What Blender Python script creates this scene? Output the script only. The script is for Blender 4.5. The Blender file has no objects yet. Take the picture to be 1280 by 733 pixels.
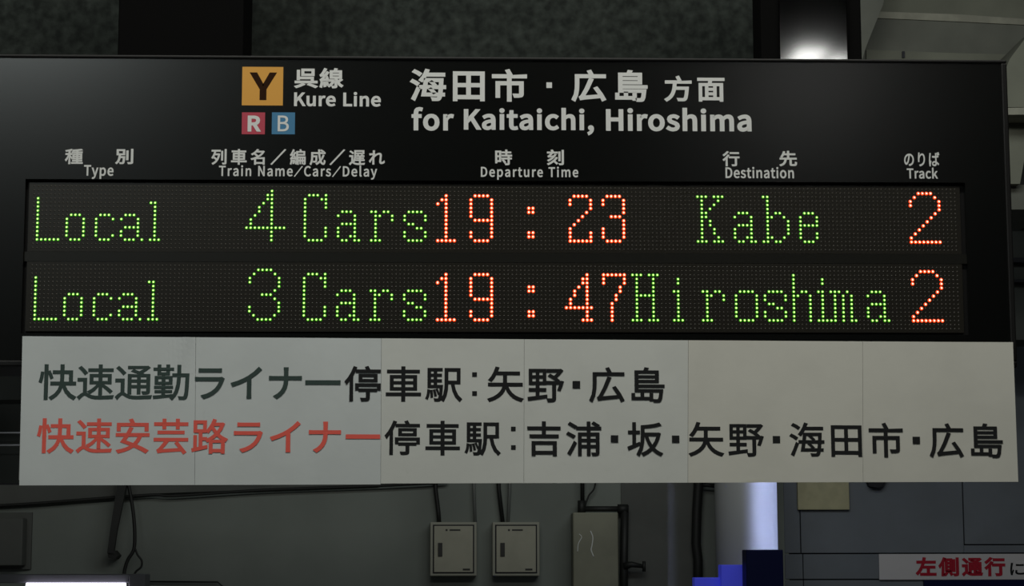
import bpy, bmesh, math, random
from mathutils import Vector, Matrix
random.seed(7)
SC = bpy.context.scene
COL = SC.collection

# ------------------------------------------------------------------ camera
S = 7.62 / 6000.0                       # metres per grid unit (LED pitch = 6 units = 7.62 mm)
PITCH = 0.00762
ZC = 2.25                               # height of the middle of the LED display
CAM = Vector((-0.0890, -3.6339, ZC - 0.5552))
RIGHT = Vector((0.99953837, -0.03033372, -0.0017038)).normalized()
DOWN = Vector((0.00229327, 0.13124888, -0.9913468)).normalized()
FWD = RIGHT.cross(-DOWN) * -1.0
if FWD.y < 0: FWD = -FWD
FPX = 2500.0
cam_d = bpy.data.cameras.new('camera'); cam = bpy.data.objects.new('camera', cam_d); COL.objects.link(cam)
cam_d.sensor_fit = 'HORIZONTAL'; cam_d.sensor_width = 36.0; cam_d.lens = FPX * 36.0 / 1280.0
cam_d.clip_start = 0.05; cam_d.clip_end = 100
UP = -DOWN
cam.matrix_world = Matrix(((RIGHT.x, UP.x, -FWD.x, CAM.x), (RIGHT.y, UP.y, -FWD.y, CAM.y), (RIGHT.z, UP.z, -FWD.z, CAM.z), (0, 0, 0, 1)))
SC.camera = cam

def at(px, py, Y):
    """point of the vertical plane y = Y seen at a pixel of the photograph"""
    d = FWD + RIGHT * ((px - 640.0) / FPX) + DOWN * ((py - 366.5) / FPX)
    return CAM + d * ((Y - CAM.y) / d.y)

# ------------------------------------------------------------------ world, lights, exposure
w = bpy.data.worlds.new('world'); SC.world = w; w.use_nodes = True
w.node_tree.nodes['Background'].inputs[0].default_value = (0.55, 0.60, 0.62, 1)
w.node_tree.nodes['Background'].inputs[1].default_value = 0.012
SC.view_settings.view_transform = 'Standard'; SC.view_settings.look = 'None'
SC.view_settings.exposure = 0.0; SC.view_settings.gamma = 1.0; SC.view_settings.use_curve_mapping = False

def area(name, loc, target, sx, sy, power, color):
    l = bpy.data.lights.new(name, 'AREA'); l.shape = 'RECTANGLE'; l.size = sx; l.size_y = sy; l.energy = power; l.color = color
    o = bpy.data.objects.new(name, l); COL.objects.link(o); o.location = loc
    if loc[0] != target[0] or loc[1] != target[1]:
        o.rotation_euler = (Vector(target) - Vector(loc)).to_track_quat('-Z', 'Y').to_euler()
    return o
# station lamp rows behind the photographer; front, wall and pillar lights are added
area('front_fill', (0.0, -1.35, 4.25), (0, 0.1, 2.1), 3.0, 0.3, 50, (1.0, 0.98, 0.90))  # unseen light added to brighten the notice, kept out of the panel's reflection
area('lamp_row_left', (-2.7, -5.6, 4.6), (-0.5, 0, 2.3), 2.0, 0.4, 38, (0.92, 1.0, 0.97))
area('lamp_row_right', (1.60, -5.85, 4.05), (1.60, -5.85, 0), 0.14, 1.2, 5, (1.0, 1.0, 0.96))
area('lamp_row_right', (1.76, -6.0, 4.05), (1.76, -6.0, 0), 0.08, 1.2, 5 * 0.6, (1.0, 1.0, 0.96))
area('wall_wash', (1.0, 2.4, 3.9), (0.5, 6.0, 2.0), 3.0, 0.3, 20, (0.93, 1.0, 0.98))  # unseen wash added to brighten the back wall
so = area('pillar_beam', (0.84 + 1.0, 4.6, 2.05), (0.84, 5.45, 2.02), 0.225, 1.0, 1.0, (0.52, 0.61, 1.0)); so.data.spread = math.radians(4)  # unseen narrow beam, added and sized to brighten the pillar alone

# ------------------------------------------------------------------ materials
MATS = {}
def mat(name, col, rough=0.6, metal=0.0, noise=0.0, nscale=20.0, bump=0.0, bscale=200.0, emit=None, estr=0.0, spec=0.5, dark=None, lo=0.4, hi=0.6, coat=0.0):
    m = bpy.data.materials.new(name); m.use_nodes = True; nt = m.node_tree; b = nt.nodes['Principled BSDF']
    b.inputs['Base Color'].default_value = (*col, 1); b.inputs['Roughness'].default_value = rough
    b.inputs['Metallic'].default_value = metal; b.inputs['Specular IOR Level'].default_value = spec
    b.inputs['Coat Weight'].default_value = coat; b.inputs['Coat Roughness'].default_value = 0.12
    tc = nt.nodes.new('ShaderNodeTexCoord')
    if noise > 0 or dark:
        n = nt.nodes.new('ShaderNodeTexNoise'); n.inputs['Scale'].default_value = nscale; n.inputs['Detail'].default_value = 6
        r = nt.nodes.new('ShaderNodeValToRGB')
        d = dark if dark else tuple(c * (1 - noise) for c in col)
        r.color_ramp.elements[0].position = lo; r.color_ramp.elements[1].position = hi
        r.color_ramp.elements[0].color = (*d, 1); r.color_ramp.elements[1].color = (*col, 1)
        nt.links.new(tc.outputs['Object'], n.inputs['Vector']); nt.links.new(n.outputs['Fac'], r.inputs['Fac'])
        nt.links.new(r.outputs['Color'], b.inputs['Base Color'])
    if bump > 0:
        n2 = nt.nodes.new('ShaderNodeTexNoise'); n2.inputs['Scale'].default_value = bscale; n2.inputs['Detail'].default_value = 4
        bp = nt.nodes.new('ShaderNodeBump'); bp.inputs['Strength'].default_value = bump; bp.inputs['Distance'].default_value = 0.002
        nt.links.new(tc.outputs['Object'], n2.inputs['Vector']); nt.links.new(n2.outputs['Fac'], bp.inputs['Height'])
        nt.links.new(bp.outputs['Normal'], b.inputs['Normal'])
    if emit:
        b.inputs['Emission Color'].default_value = (*emit, 1); b.inputs['Emission Strength'].default_value = estr
    MATS[name] = m
    return m
mat('panel_black', (0.0022, 0.0026, 0.0022), 0.22, noise=0.15, nscale=90, spec=0.5)
mat('rim_black', (0.006, 0.006, 0.006), 0.5, spec=0.25)
mat('led_board', (0.017, 0.0155, 0.012), 0.3, spec=0.35, noise=0.2, nscale=300)
mat('led_module_gap', (0.009, 0.009, 0.007), 0.35, spec=0.3)
mat('led_off', (0.040, 0.037, 0.030), 0.4, spec=0.3)
mat('print_white', (0.62, 0.635, 0.62), 0.55)
mat('symbol_orange', (0.62, 0.30, 0.035), 0.5)
mat('symbol_red', (0.42, 0.035, 0.065), 0.5)
mat('symbol_blue', (0.035, 0.17, 0.32), 0.5)
mat('print_brown', (0.025, 0.009, 0.003), 0.8, spec=0.1)
mat('paper_cool', (0.56, 0.60, 0.60), 0.7, noise=0.05, nscale=9, bump=0.10, bscale=60)
mat('paper', (0.585, 0.605, 0.575), 0.7, noise=0.05, nscale=9, bump=0.10, bscale=60)
mat('paper_warm', (0.585, 0.585, 0.53), 0.7, noise=0.05, nscale=9, bump=0.10, bscale=60)
mat('backing_grey', (0.30, 0.31, 0.30), 0.8)
mat('ink_black', (0.012, 0.013, 0.014), 0.8, spec=0.2)
mat('ink_green', (0.042, 0.066, 0.060), 0.8, spec=0.2)
mat('ink_red', (0.78, 0.125, 0.095), 0.8, spec=0.2)
mat('tape', (0.30, 0.31, 0.30), 0.25, spec=0.8, coat=0.6)
mat('post_gloss', (0.16, 0.16, 0.16), 0.06, metal=1.0)
mat('post_matte', (0.003, 0.003, 0.003), 0.85, spec=0.05)
mat('fascia', (0.033, 0.041, 0.036), 0.85, spec=0.2, dark=(0.009, 0.012, 0.0105), nscale=45, lo=0.35, hi=0.72, bump=0.6, bscale=60)
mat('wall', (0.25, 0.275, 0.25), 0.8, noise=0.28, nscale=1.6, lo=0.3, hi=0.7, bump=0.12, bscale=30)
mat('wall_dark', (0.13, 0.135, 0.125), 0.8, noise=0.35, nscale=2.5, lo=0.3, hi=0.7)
mat('wall_blue', (0.165, 0.185, 0.215), 0.6, noise=0.12, nscale=3)
mat('joint', (0.02, 0.02, 0.025), 0.9)
mat('concrete', (0.15, 0.15, 0.115), 0.85, noise=0.3, nscale=4, lo=0.3, hi=0.7, bump=0.3, bscale=25)
mat('concrete_dark', (0.11, 0.11, 0.09), 0.85, noise=0.3, nscale=5, lo=0.3, hi=0.7, bump=0.3, bscale=25)
mat('concrete_deep', (0.06, 0.065, 0.06), 0.9, noise=0.3, nscale=5, lo=0.3, hi=0.7)
mat('ledge', (0.25, 0.24, 0.19), 0.8, noise=0.25, nscale=9)
mat('breaker_paint', (0.40, 0.39, 0.31), 0.55, noise=0.08, nscale=12)
mat('breaker_edge', (0.34, 0.34, 0.28), 0.5)
mat('handle_black', (0.02, 0.02, 0.018), 0.5)
mat('conduit', (0.012, 0.013, 0.012), 0.6)
mat('conduit_grey', (0.16, 0.17, 0.16), 0.5)
mat('cabinet', (0.27, 0.27, 0.20), 0.5, noise=0.25, nscale=3)
mat('drip_white', (0.85, 0.87, 0.85), 0.8)
mat('pillar_white', (0.42, 0.43, 0.43), 0.55)
mat('sign_navy', (0.003, 0.006, 0.045), 0.5, spec=0.15)
mat('sign_blue', (0.07, 0.085, 0.95), 0.5, emit=(0.09, 0.11, 1.0), estr=0.14)  # slight glow put in to brighten the blue; the panels are no lamps
mat('beige_sheet', (0.50, 0.47, 0.30), 0.8, noise=0.1, nscale=20)
mat('banner_white', (0.62, 0.60, 0.62), 0.6)
mat('banner_red', (0.42, 0.015, 0.035), 0.7, spec=0.2)
mat('rail_steel', (0.75, 0.75, 0.8), 0.4)
mat('floor_grey', (0.22, 0.22, 0.21), 0.6, noise=0.2, nscale=2)
mat('lamp_housing', (0.10, 0.10, 0.11), 0.6)
mat('tube_glow', (1, 1, 1), 0.5, emit=(0.86, 0.82, 1.0), estr=3.5)
mat('green_core', (0.1, 0.4, 0.02), 0.4, emit=(0.64, 1.0, 0.27), estr=1.9)
mat('green_lens_halo', (0.02, 0.15, 0.005), 0.3, emit=(0.10, 1.0, 0.0), estr=0.28)  # lens glow, green and red, also stands for the bloom around lit LEDs
mat('red_core', (0.5, 0.2, 0.1), 0.4, emit=(1.0, 0.72, 0.42), estr=2.6)
mat('red_lens_halo', (0.3, 0.02, 0.005), 0.3, emit=(1.0, 0.055, 0.006), estr=1.3)

# ------------------------------------------------------------------ helpers
def obj(name, verts, faces, m, parent=None, smooth=False, label=None, bevel=0.0):
    me = bpy.data.meshes.new(name); me.from_pydata([tuple(v) for v in verts], [], faces)
    ms = m if isinstance(m, (list, tuple)) else [m]
    for k in ms: me.materials.append(MATS[k])
    bm = bmesh.new(); bm.from_mesh(me)
    if bevel > 0:
        bmesh.ops.bevel(bm, geom=bm.edges[:], offset=bevel, segments=2, profile=0.5, affect='EDGES')
    bmesh.ops.recalc_face_normals(bm, faces=bm.faces) if bevel >= 0 else None
    bm.to_mesh(me); bm.free()
    if smooth:
        for p in me.polygons: p.use_smooth = True
    o = bpy.data.objects.new(name, me); COL.objects.link(o)
    if parent is not None:
        o.parent = parent; o.matrix_parent_inverse = PINV(parent)
    if label: o['label'] = label
    return o
def PINV(p):
    # a part's own origin is the world origin, so only the Empty of its thing has to be undone
    return Matrix.Translation(p.location).inverted() if p.parent is None and p.type == 'EMPTY' else Matrix.Identity(4)
def thing(name, label, cat, loc, group=None):
    o = bpy.data.objects.new(name, None); COL.objects.link(o); o.location = loc; o.empty_display_size = 0.05
    o['label'] = label; o['category'] = cat
    if group: o['group'] = group
    return o
def tag(o, label, cat, group=None):
    o['label'] = label; o['category'] = cat
    if group: o['group'] = group
    return o
def struct(o): o['kind'] = 'structure'; return o

def boxd(x0, x1, y0, y1, z0, z1):
    v = [(x, y, z) for x in (x0, x1) for y in (y0, y1) for z in (z0, z1)]
    f = [(0, 1, 3, 2), (4, 6, 7, 5), (0, 4, 5, 1), (2, 3, 7, 6), (0, 2, 6, 4), (1, 5, 7, 3)]
    return v, f
def box(name, x0, x1, y0, y1, z0, z1, m, parent=None, bevel=0.0, **k):
    v, f = boxd(x0, x1, y0, y1, z0, z1); return obj(name, v, f, m, parent, bevel=bevel, **k)
def join(parts):
    V = []; F = []
    for v, f in parts:
        n = len(V); V += list(v); F += [tuple(i + n for i in q) for q in f]
    return V, F
def pbox(name, px0, px1, py0, py1, Y, depth, m, parent=None, bevel=0.0, **k):
    """a box whose front face covers a pixel rectangle on the plane Y"""
    a = at(px0, py0, Y); b = at(px1, py1, Y)
    return box(name, a.x, b.x, Y, Y + depth, b.z, a.z, m, parent, bevel, **k)
def prism(name, pix, Y, depth, m, parent=None, bevel=0.0, **k):
    pts = [at(x, y, Y) for x, y in pix]; n = len(pts)
    v = pts + [p + Vector((0, depth, 0)) for p in pts]
    f = [tuple(range(n)), tuple(range(2 * n - 1, n - 1, -1))] + [(i, (i + 1) % n, (i + 1) % n + n, i + n) for i in range(n)]
    return obj(name, v, f, m, parent, bevel=bevel, **k)
def tubed(pts, r, n=8, cap=True):
    V = []; F = []; pts = [Vector(p) for p in pts]
    rs = r if isinstance(r, (list, tuple)) else [r] * len(pts)
    for i, p in enumerate(pts):
        d = (pts[min(i + 1, len(pts) - 1)] - pts[max(i - 1, 0)]).normalized()
        ref = Vector((0, 1, 0)) if abs(d.y) < 0.9 else Vector((1, 0, 0))
        u = d.cross(ref).normalized(); w_ = d.cross(u)
        for k in range(n):
            a = 2 * math.pi * k / n; V.append(p + (u * math.cos(a) + w_ * math.sin(a)) * rs[i])
    for i in range(len(pts) - 1):
        for k in range(n):
            F.append((i * n + k, i * n + (k + 1) % n, (i + 1) * n + (k + 1) % n, (i + 1) * n + k))
    if cap:
        F.append(tuple(range(n))[::-1]); F.append(tuple((len(pts) - 1) * n + k for k in range(n)))
    return V, F
def tube(name, pts, r, m, parent=None, n=8, **k):
    v, f = tubed(pts, r, n); return obj(name, v, f, m, parent, smooth=True, **k)
def spline(pix, Y, per=6, dy=None):
    P = [at(x, y, Y + (dy[i] if dy else 0)) for i, (x, y) in enumerate(pix)]; out = []
    for i in range(len(P) - 1):
        p0 = P[max(i - 1, 0)]; p1 = P[i]; p2 = P[i + 1]; p3 = P[min(i + 2, len(P) - 1)]
        for j in range(per):
            t = j / per
            out.append(0.5 * ((2 * p1) + (p2 - p0) * t + (2 * p0 - 5 * p1 + 4 * p2 - p3) * t * t + (3 * p1 - p0 - 3 * p2 + p3) * t ** 3))
    out.append(P[-1]); return out

# ------------------------------------------------------------------ lettering (outlines of the characters, in 1/1000 em)
GL_ = {
    ',': (278, [(75, -190, 153, -140, 203, -69, 221, 19, 212, 77, 185, 113, 144, 126, 110, 118, 85, 96, 75, 62, 84, 28, 109, 6, 142, -2, 153, -1, 140, -57, 106, -102, 53, -136)]),
    'B': (657, [(101, 0, 334, 0, 426, 9, 503, 34, 561, 77, 599, 137, 612, 215, 593, 301, 540, 359, 463, 390, 463, 395, 521, 430, 558, 485, 570, 554, 558, 622, 524, 673, 471, 707, 401, 727, 318, 733, 101, 733), (193, 422, 193, 660, 306, 660, 402, 649, 460, 611, 479, 542, 461, 478, 404, 436, 302, 422), (193, 74, 193, 350, 321, 350, 430, 336, 498, 293, 521, 218, 497, 137, 429, 89, 321, 74)]),
    'C': (638, [(377, -13, 465, -1, 539, 35, 602, 92, 551, 151, 502, 106, 446, 78, 381, 68, 304, 82, 240, 121, 193, 183, 163, 267, 153, 369, 164, 470, 195, 552, 243, 614, 307, 652, 384, 665, 442, 656, 492, 632, 534, 596, 584, 656, 533, 700, 465, 733, 383, 746, 278, 729, 188, 680, 119, 602, 74, 497, 58, 366, 74, 235, 118, 130, 186, 52, 274, 4)]),
    'D': (688, [(101, 0, 288, 0, 408, 16, 504, 63, 573, 139, 615, 242, 629, 369, 615, 497, 572, 598, 503, 672, 406, 718, 284, 733, 101, 733), (193, 76, 193, 658, 276, 658, 369, 646, 442, 610, 493, 551, 524, 470, 534, 369, 524, 267, 493, 186, 442, 126, 369, 89, 276, 76)]),
    'H': (728, [(101, 0, 193, 0, 193, 346, 535, 346, 535, 0, 628, 0, 628, 733, 535, 733, 535, 426, 193, 426, 193, 733, 101, 733)]),
    'K': (646, [(101, 0, 193, 0, 193, 232, 319, 382, 539, 0, 642, 0, 377, 455, 607, 733, 502, 733, 195, 365, 193, 365, 193, 733, 101, 733)]),
    'L': (543, [(101, 0, 514, 0, 514, 79, 193, 79, 193, 733, 101, 733)]),
    'N': (723, [(101, 0, 188, 0, 188, 385, 177, 614, 181, 614, 260, 463, 527, 0, 622, 0, 622, 733, 534, 733, 534, 352, 547, 120, 542, 120, 463, 271, 195, 733, 101, 733)]),
    'R': (635, [(193, 385, 193, 658, 316, 658, 413, 646, 473, 604, 494, 528, 473, 448, 413, 401, 316, 385), (503, 0, 607, 0, 421, 321, 508, 360, 565, 429, 586, 528, 574, 608, 539, 666, 484, 705, 414, 726, 330, 733, 101, 733, 101, 0, 193, 0, 193, 311, 325, 311)]),
    'T': (599, [(253, 0, 346, 0, 346, 655, 568, 655, 568, 733, 31, 733, 31, 655, 253, 655)]),
    'Y': (531, [(219, 0, 311, 0, 311, 284, 532, 733, 436, 733, 342, 526, 268, 365, 264, 365, 192, 526, 97, 733, -1, 733, 219, 284)]),
    'a': (563, [(217, -13, 282, -2, 342, 26, 397, 65, 400, 65, 408, 0, 483, 0, 483, 334, 476, 409, 455, 471, 419, 517, 366, 547, 295, 557, 212, 546, 139, 519, 82, 486, 117, 423, 191, 463, 280, 481, 349, 461, 383, 411, 392, 344, 269, 324, 175, 295, 110, 256, 71, 205, 59, 141, 80, 58, 136, 5), (243, 61, 194, 70, 160, 97, 147, 147, 170, 209, 247, 254, 392, 283, 392, 132, 317, 79)]),
    'c': (510, [(306, -13, 370, -5, 429, 19, 482, 55, 442, 117, 384, 79, 314, 63, 226, 89, 167, 162, 146, 271, 168, 381, 229, 454, 317, 480, 375, 467, 425, 433, 471, 493, 429, 525, 377, 548, 313, 557, 232, 545, 161, 508, 104, 450, 66, 370, 52, 271, 65, 172, 100, 93, 154, 35, 224, -1)]),
    'e': (554, [(312, -13, 411, 3, 490, 42, 458, 103, 394, 71, 322, 60, 231, 83, 168, 149, 142, 250, 508, 250, 512, 302, 503, 388, 476, 459, 431, 512, 371, 545, 295, 557, 222, 544, 156, 507, 102, 448, 65, 369, 52, 271, 65, 173, 102, 94, 158, 35, 229, -1), (141, 315, 169, 407, 225, 464, 297, 484, 370, 465, 416, 408, 432, 315)]),
    'f': (325, [(33, 469, 107, 469, 107, 0, 198, 0, 198, 469, 313, 469, 313, 543, 198, 543, 198, 629, 206, 688, 232, 724, 275, 736, 336, 721, 356, 792, 314, 804, 265, 809, 176, 787, 124, 725, 107, 630, 107, 543, 33, 538)]),
    'h': (607, [(92, 0, 184, 0, 184, 394, 234, 440, 281, 468, 332, 477, 391, 462, 424, 415, 435, 332, 435, 0, 526, 0, 526, 344, 520, 419, 500, 479, 468, 522, 421, 548, 360, 557, 292, 545, 232, 512, 180, 466, 184, 578, 184, 796, 92, 796)]),
    'i': (275, [(92, 0, 184, 0, 184, 543, 92, 543), (138, 655, 170, 663, 191, 684, 199, 716, 191, 747, 170, 767, 138, 775, 106, 767, 86, 747, 78, 716, 86, 684, 106, 663)]),
    'k': (552, [(92, 0, 182, 0, 182, 143, 284, 262, 443, 0, 542, 0, 337, 324, 518, 543, 416, 543, 186, 257, 182, 257, 182, 796, 92, 796)]),
    'l': (284, [(188, -13, 241, -5, 228, 65, 209, 63, 191, 72, 184, 102, 184, 796, 92, 796, 92, 108, 102, 42, 133, 1)]),
    'm': (926, [(92, 0, 184, 0, 184, 394, 255, 456, 320, 477, 377, 462, 410, 415, 421, 332, 421, 0, 512, 0, 512, 394, 584, 456, 649, 477, 706, 462, 739, 415, 750, 332, 750, 0, 841, 0, 841, 344, 835, 419, 815, 479, 783, 522, 737, 548, 677, 557, 613, 544, 554, 507, 497, 453, 467, 508, 418, 544, 347, 557, 285, 544, 229, 511, 178, 464, 176, 464, 167, 543, 92, 543)]),
    'n': (610, [(92, 0, 184, 0, 184, 394, 234, 440, 281, 468, 332, 477, 391, 462, 424, 415, 435, 332, 435, 0, 526, 0, 526, 344, 520, 419, 500, 479, 468, 522, 421, 548, 360, 557, 291, 544, 231, 511, 178, 464, 176, 464, 167, 543, 92, 543)]),
    'o': (606, [(303, -13, 380, -1, 449, 35, 504, 93, 541, 172, 554, 271, 541, 370, 504, 450, 449, 508, 380, 545, 303, 557, 226, 545, 157, 508, 102, 450, 65, 370, 52, 271, 65, 172, 102, 93, 157, 35, 226, -1), (303, 63, 221, 89, 166, 162, 146, 271, 166, 381, 221, 454, 303, 480, 386, 454, 441, 381, 461, 271, 441, 162, 386, 89)]),
    'p': (620, [(92, -229, 184, -229, 184, -45, 181, 50, 256, 3, 331, -13, 403, 0, 468, 37, 520, 97, 554, 178, 567, 280, 558, 373, 531, 450, 488, 508, 427, 544, 351, 557, 289, 546, 231, 518, 178, 480, 176, 480, 167, 543, 92, 543), (316, 64, 254, 76, 184, 120, 184, 406, 259, 461, 328, 480, 412, 455, 458, 385, 472, 279, 452, 164, 396, 90)]),
    'r': (388, [(92, 0, 184, 0, 184, 349, 225, 423, 273, 463, 320, 475, 373, 466, 390, 545, 332, 557, 274, 543, 221, 504, 178, 444, 176, 444, 167, 543, 92, 543)]),
    's': (468, [(234, -13, 342, 9, 408, 67, 431, 148, 406, 230, 344, 280, 266, 313, 209, 336, 166, 365, 149, 407, 160, 447, 193, 475, 250, 486, 316, 472, 373, 438, 417, 495, 370, 526, 313, 548, 249, 557, 148, 536, 84, 481, 62, 403, 86, 327, 145, 278, 220, 246, 279, 222, 325, 189, 344, 143, 332, 100, 297, 70, 237, 58, 177, 66, 125, 89, 76, 123, 32, 62, 90, 23, 159, -3)]),
    't': (377, [(262, -13, 314, -7, 363, 7, 345, 76, 283, 61, 233, 73, 207, 109, 199, 165, 199, 469, 347, 469, 347, 543, 199, 543, 199, 696, 123, 696, 113, 543, 27, 538, 27, 469, 108, 469, 108, 168, 113, 107, 129, 57, 158, 19, 202, -5)]),
    'u': (607, [(251, -13, 319, -1, 377, 33, 430, 85, 433, 85, 440, 0, 516, 0, 516, 543, 425, 543, 425, 158, 376, 106, 329, 76, 278, 66, 220, 81, 186, 128, 176, 210, 176, 543, 84, 543, 84, 199, 90, 124, 110, 64, 143, 22, 189, -4)]),
    'y': (521, [(101, -234, 193, -209, 258, -142, 304, -46, 508, 543, 419, 543, 321, 242, 277, 88, 272, 88, 218, 242, 108, 543, 13, 543, 231, -1, 219, -42, 191, -102, 151, -144, 97, -159, 55, -150, 37, -223)]),
    'に': (1000, [(456, 675, 456, 595, 663, 586, 867, 595, 867, 676, 665, 663), (495, 268, 423, 275, 406, 157, 415, 105, 443, 64, 491, 33, 559, 14, 649, 7, 789, 13, 899, 28, 897, 112, 776, 92, 649, 86, 545, 99, 494, 132, 480, 176), (265, 752, 176, 760, 169, 689, 142, 512, 124, 288, 135, 103, 161, -33, 233, -28, 230, 7, 235, 52, 306, 276, 264, 308, 206, 162, 197, 302, 214, 501, 247, 685)]),
    'の': (1000, [(476, 642, 453, 504, 420, 372, 369, 236, 318, 160, 269, 136, 222, 155, 183, 215, 166, 318, 180, 402, 220, 484, 284, 557, 370, 612), (559, 644, 652, 622, 726, 579, 781, 516, 815, 440, 826, 353, 812, 258, 774, 182, 717, 123, 648, 81, 572, 56, 486, 43, 533, -31, 663, 0, 767, 56, 844, 134, 892, 233, 908, 350, 891, 466, 841, 567, 761, 647, 655, 699, 525, 718, 386, 697, 266, 637, 172, 548, 110, 437, 88, 311, 98, 220, 125, 146, 165, 90, 213, 56, 266, 44, 354, 79, 432, 183, 499, 355, 535, 499)]),
    'ば': (1000, [(231, 753, 143, 761, 137, 689, 109, 503, 91, 269, 102, 86, 129, -48, 199, -43, 196, -8, 200, 37, 272, 258, 231, 290, 174, 143, 164, 283, 181, 491, 214, 686), (811, 792, 762, 777, 819, 635, 870, 653), (911, 823, 862, 807, 921, 667, 972, 685), (652, 174, 653, 140, 643, 82, 610, 44, 544, 31, 480, 40, 438, 66, 422, 109, 438, 152, 483, 180, 549, 190, 602, 186), (725, 760, 635, 760, 639, 698, 639, 574, 544, 572, 375, 580, 375, 505, 543, 499, 639, 501, 649, 243, 556, 252, 445, 232, 375, 178, 351, 102, 375, 24, 445, -25, 558, -43, 628, -34, 677, -9, 709, 27, 726, 72, 731, 120, 731, 140, 807, 89, 882, 24, 925, 91, 837, 161, 728, 220, 716, 505, 889, 524, 889, 601, 716, 578, 718, 699)]),
    'り': (1000, [(339, 789, 251, 792, 243, 706, 223, 550, 212, 383, 223, 224, 300, 230, 298, 353, 317, 436, 356, 520, 411, 594, 478, 646, 551, 666, 608, 653, 652, 616, 684, 558, 704, 483, 710, 394, 691, 262, 636, 164, 553, 94, 447, 49, 323, 22, 370, -50, 509, -13, 626, 46, 715, 131, 772, 246, 792, 395, 781, 511, 750, 606, 702, 678, 639, 722, 564, 738, 446, 702, 353, 615, 292, 511, 310, 649)]),
    'れ': (1000, [(293, 720, 288, 625, 144, 608, 79, 607, 87, 525, 283, 552, 276, 453, 54, 149, 105, 80, 268, 316, 267, 277, 264, 21, 261, -38, 348, -38, 343, 23, 339, 264, 342, 382, 441, 475, 544, 546, 636, 574, 680, 566, 707, 539, 717, 492, 698, 310, 679, 119, 693, 49, 732, 7, 790, -7, 856, 3, 918, 31, 974, 76, 961, 162, 910, 116, 859, 89, 810, 79, 781, 87, 763, 110, 758, 140, 776, 328, 795, 514, 780, 585, 733, 631, 656, 648, 549, 620, 440, 555, 348, 479, 353, 537, 398, 607, 369, 642, 363, 640, 383, 791, 289, 794)]),
    'イ': (1000, [(86, 361, 126, 283, 329, 358, 507, 446, 507, 76, 501, -31, 599, -31, 593, 76, 593, 498, 738, 605, 863, 721, 796, 783, 673, 659, 523, 548, 399, 479, 252, 415)]),
    'ナ': (1000, [(97, 545, 97, 459, 192, 462, 485, 462, 475, 346, 444, 243, 391, 155, 315, 80, 214, 20, 292, -38, 399, 38, 477, 126, 530, 225, 560, 337, 569, 462, 834, 462, 922, 459, 922, 544, 835, 540, 569, 540, 569, 674, 575, 774, 476, 774, 485, 675, 485, 540, 190, 540)]),
    'ラ': (1000, [(231, 745, 231, 662, 321, 665, 713, 665, 805, 662, 805, 745, 714, 740, 321, 740), (878, 481, 821, 517, 766, 509, 239, 509, 141, 515, 141, 431, 239, 434, 770, 434, 745, 359, 705, 283, 651, 213, 554, 132, 434, 70, 299, 30, 361, -41, 487, 3, 608, 70, 719, 168, 783, 256, 831, 353, 865, 452)]),
    '停': (1000, [(467, 578, 795, 578, 795, 494, 467, 494), (398, 632, 398, 440, 867, 440, 867, 632), (309, 377, 309, 214, 375, 214, 375, 315, 883, 315, 883, 214, 951, 214, 951, 377), (564, 825, 603, 750, 325, 750, 325, 686, 951, 686, 951, 750, 684, 750, 632, 845), (398, 240, 398, 179, 594, 179, 594, 5, 590, -8, 574, -12, 443, -11, 467, -76, 565, -76, 629, -67, 661, -42, 669, 3, 669, 179, 860, 179, 860, 240), (263, 838, 200, 689, 121, 552, 32, 439, 74, 365, 159, 475, 159, -79, 228, -79, 228, 588, 284, 701, 332, 817)]),
    '側': (1000, [(392, 535, 549, 535, 549, 410, 392, 410), (392, 351, 549, 351, 549, 224, 392, 224), (392, 718, 549, 718, 549, 594, 392, 594), (327, 780, 327, 162, 616, 162, 616, 780), (502, 113, 589, -54, 647, -19, 609, 58, 556, 143), (695, 737, 695, 147, 762, 147, 762, 737), (863, 826, 863, 10, 858, -6, 843, -11, 733, -9, 755, -81, 842, -78, 895, -66, 924, -40, 932, 10, 932, 826), (385, 142, 332, 51, 262, -31, 316, -75, 388, 11, 450, 110), (233, 835, 175, 682, 102, 542, 18, 426, 57, 350, 152, 484, 152, -80, 224, -80, 224, 619, 302, 816)]),
    '先': (1000, [(462, 840, 462, 684, 285, 684, 322, 801, 246, 817, 213, 705, 164, 592, 102, 494, 167, 459, 215, 530, 256, 612, 462, 612, 462, 410, 61, 410, 61, 337, 322, 337, 307, 243, 279, 158, 231, 85, 156, 25, 47, -22, 95, -85, 212, -30, 295, 41, 349, 127, 382, 225, 400, 337, 591, 337, 591, 43, 600, -22, 634, -55, 703, -64, 844, -64, 907, -48, 940, 10, 954, 127, 885, 158, 879, 61, 866, 18, 838, 8, 711, 8, 682, 10, 669, 21, 666, 43, 666, 337, 940, 337, 940, 410, 538, 410, 538, 612, 868, 612, 868, 684, 538, 684, 538, 840)]),
    '列': (1000, [(642, 724, 642, 164, 716, 164, 716, 724), (848, 835, 848, 17, 843, 1, 826, -4, 703, -3, 728, -76, 823, -74, 882, -63, 914, -36, 924, 18, 924, 835), (181, 302, 333, 181, 259, 94, 174, 27, 79, -22, 124, -85, 244, -16, 348, 80, 434, 205, 499, 362, 541, 552, 495, 566, 482, 563, 257, 563, 299, 714, 571, 714, 571, 786, 61, 786, 61, 714, 224, 714, 182, 566, 125, 434, 53, 326, 111, 276, 176, 375, 232, 494, 459, 494, 423, 361, 373, 247, 224, 357)]),
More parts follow.
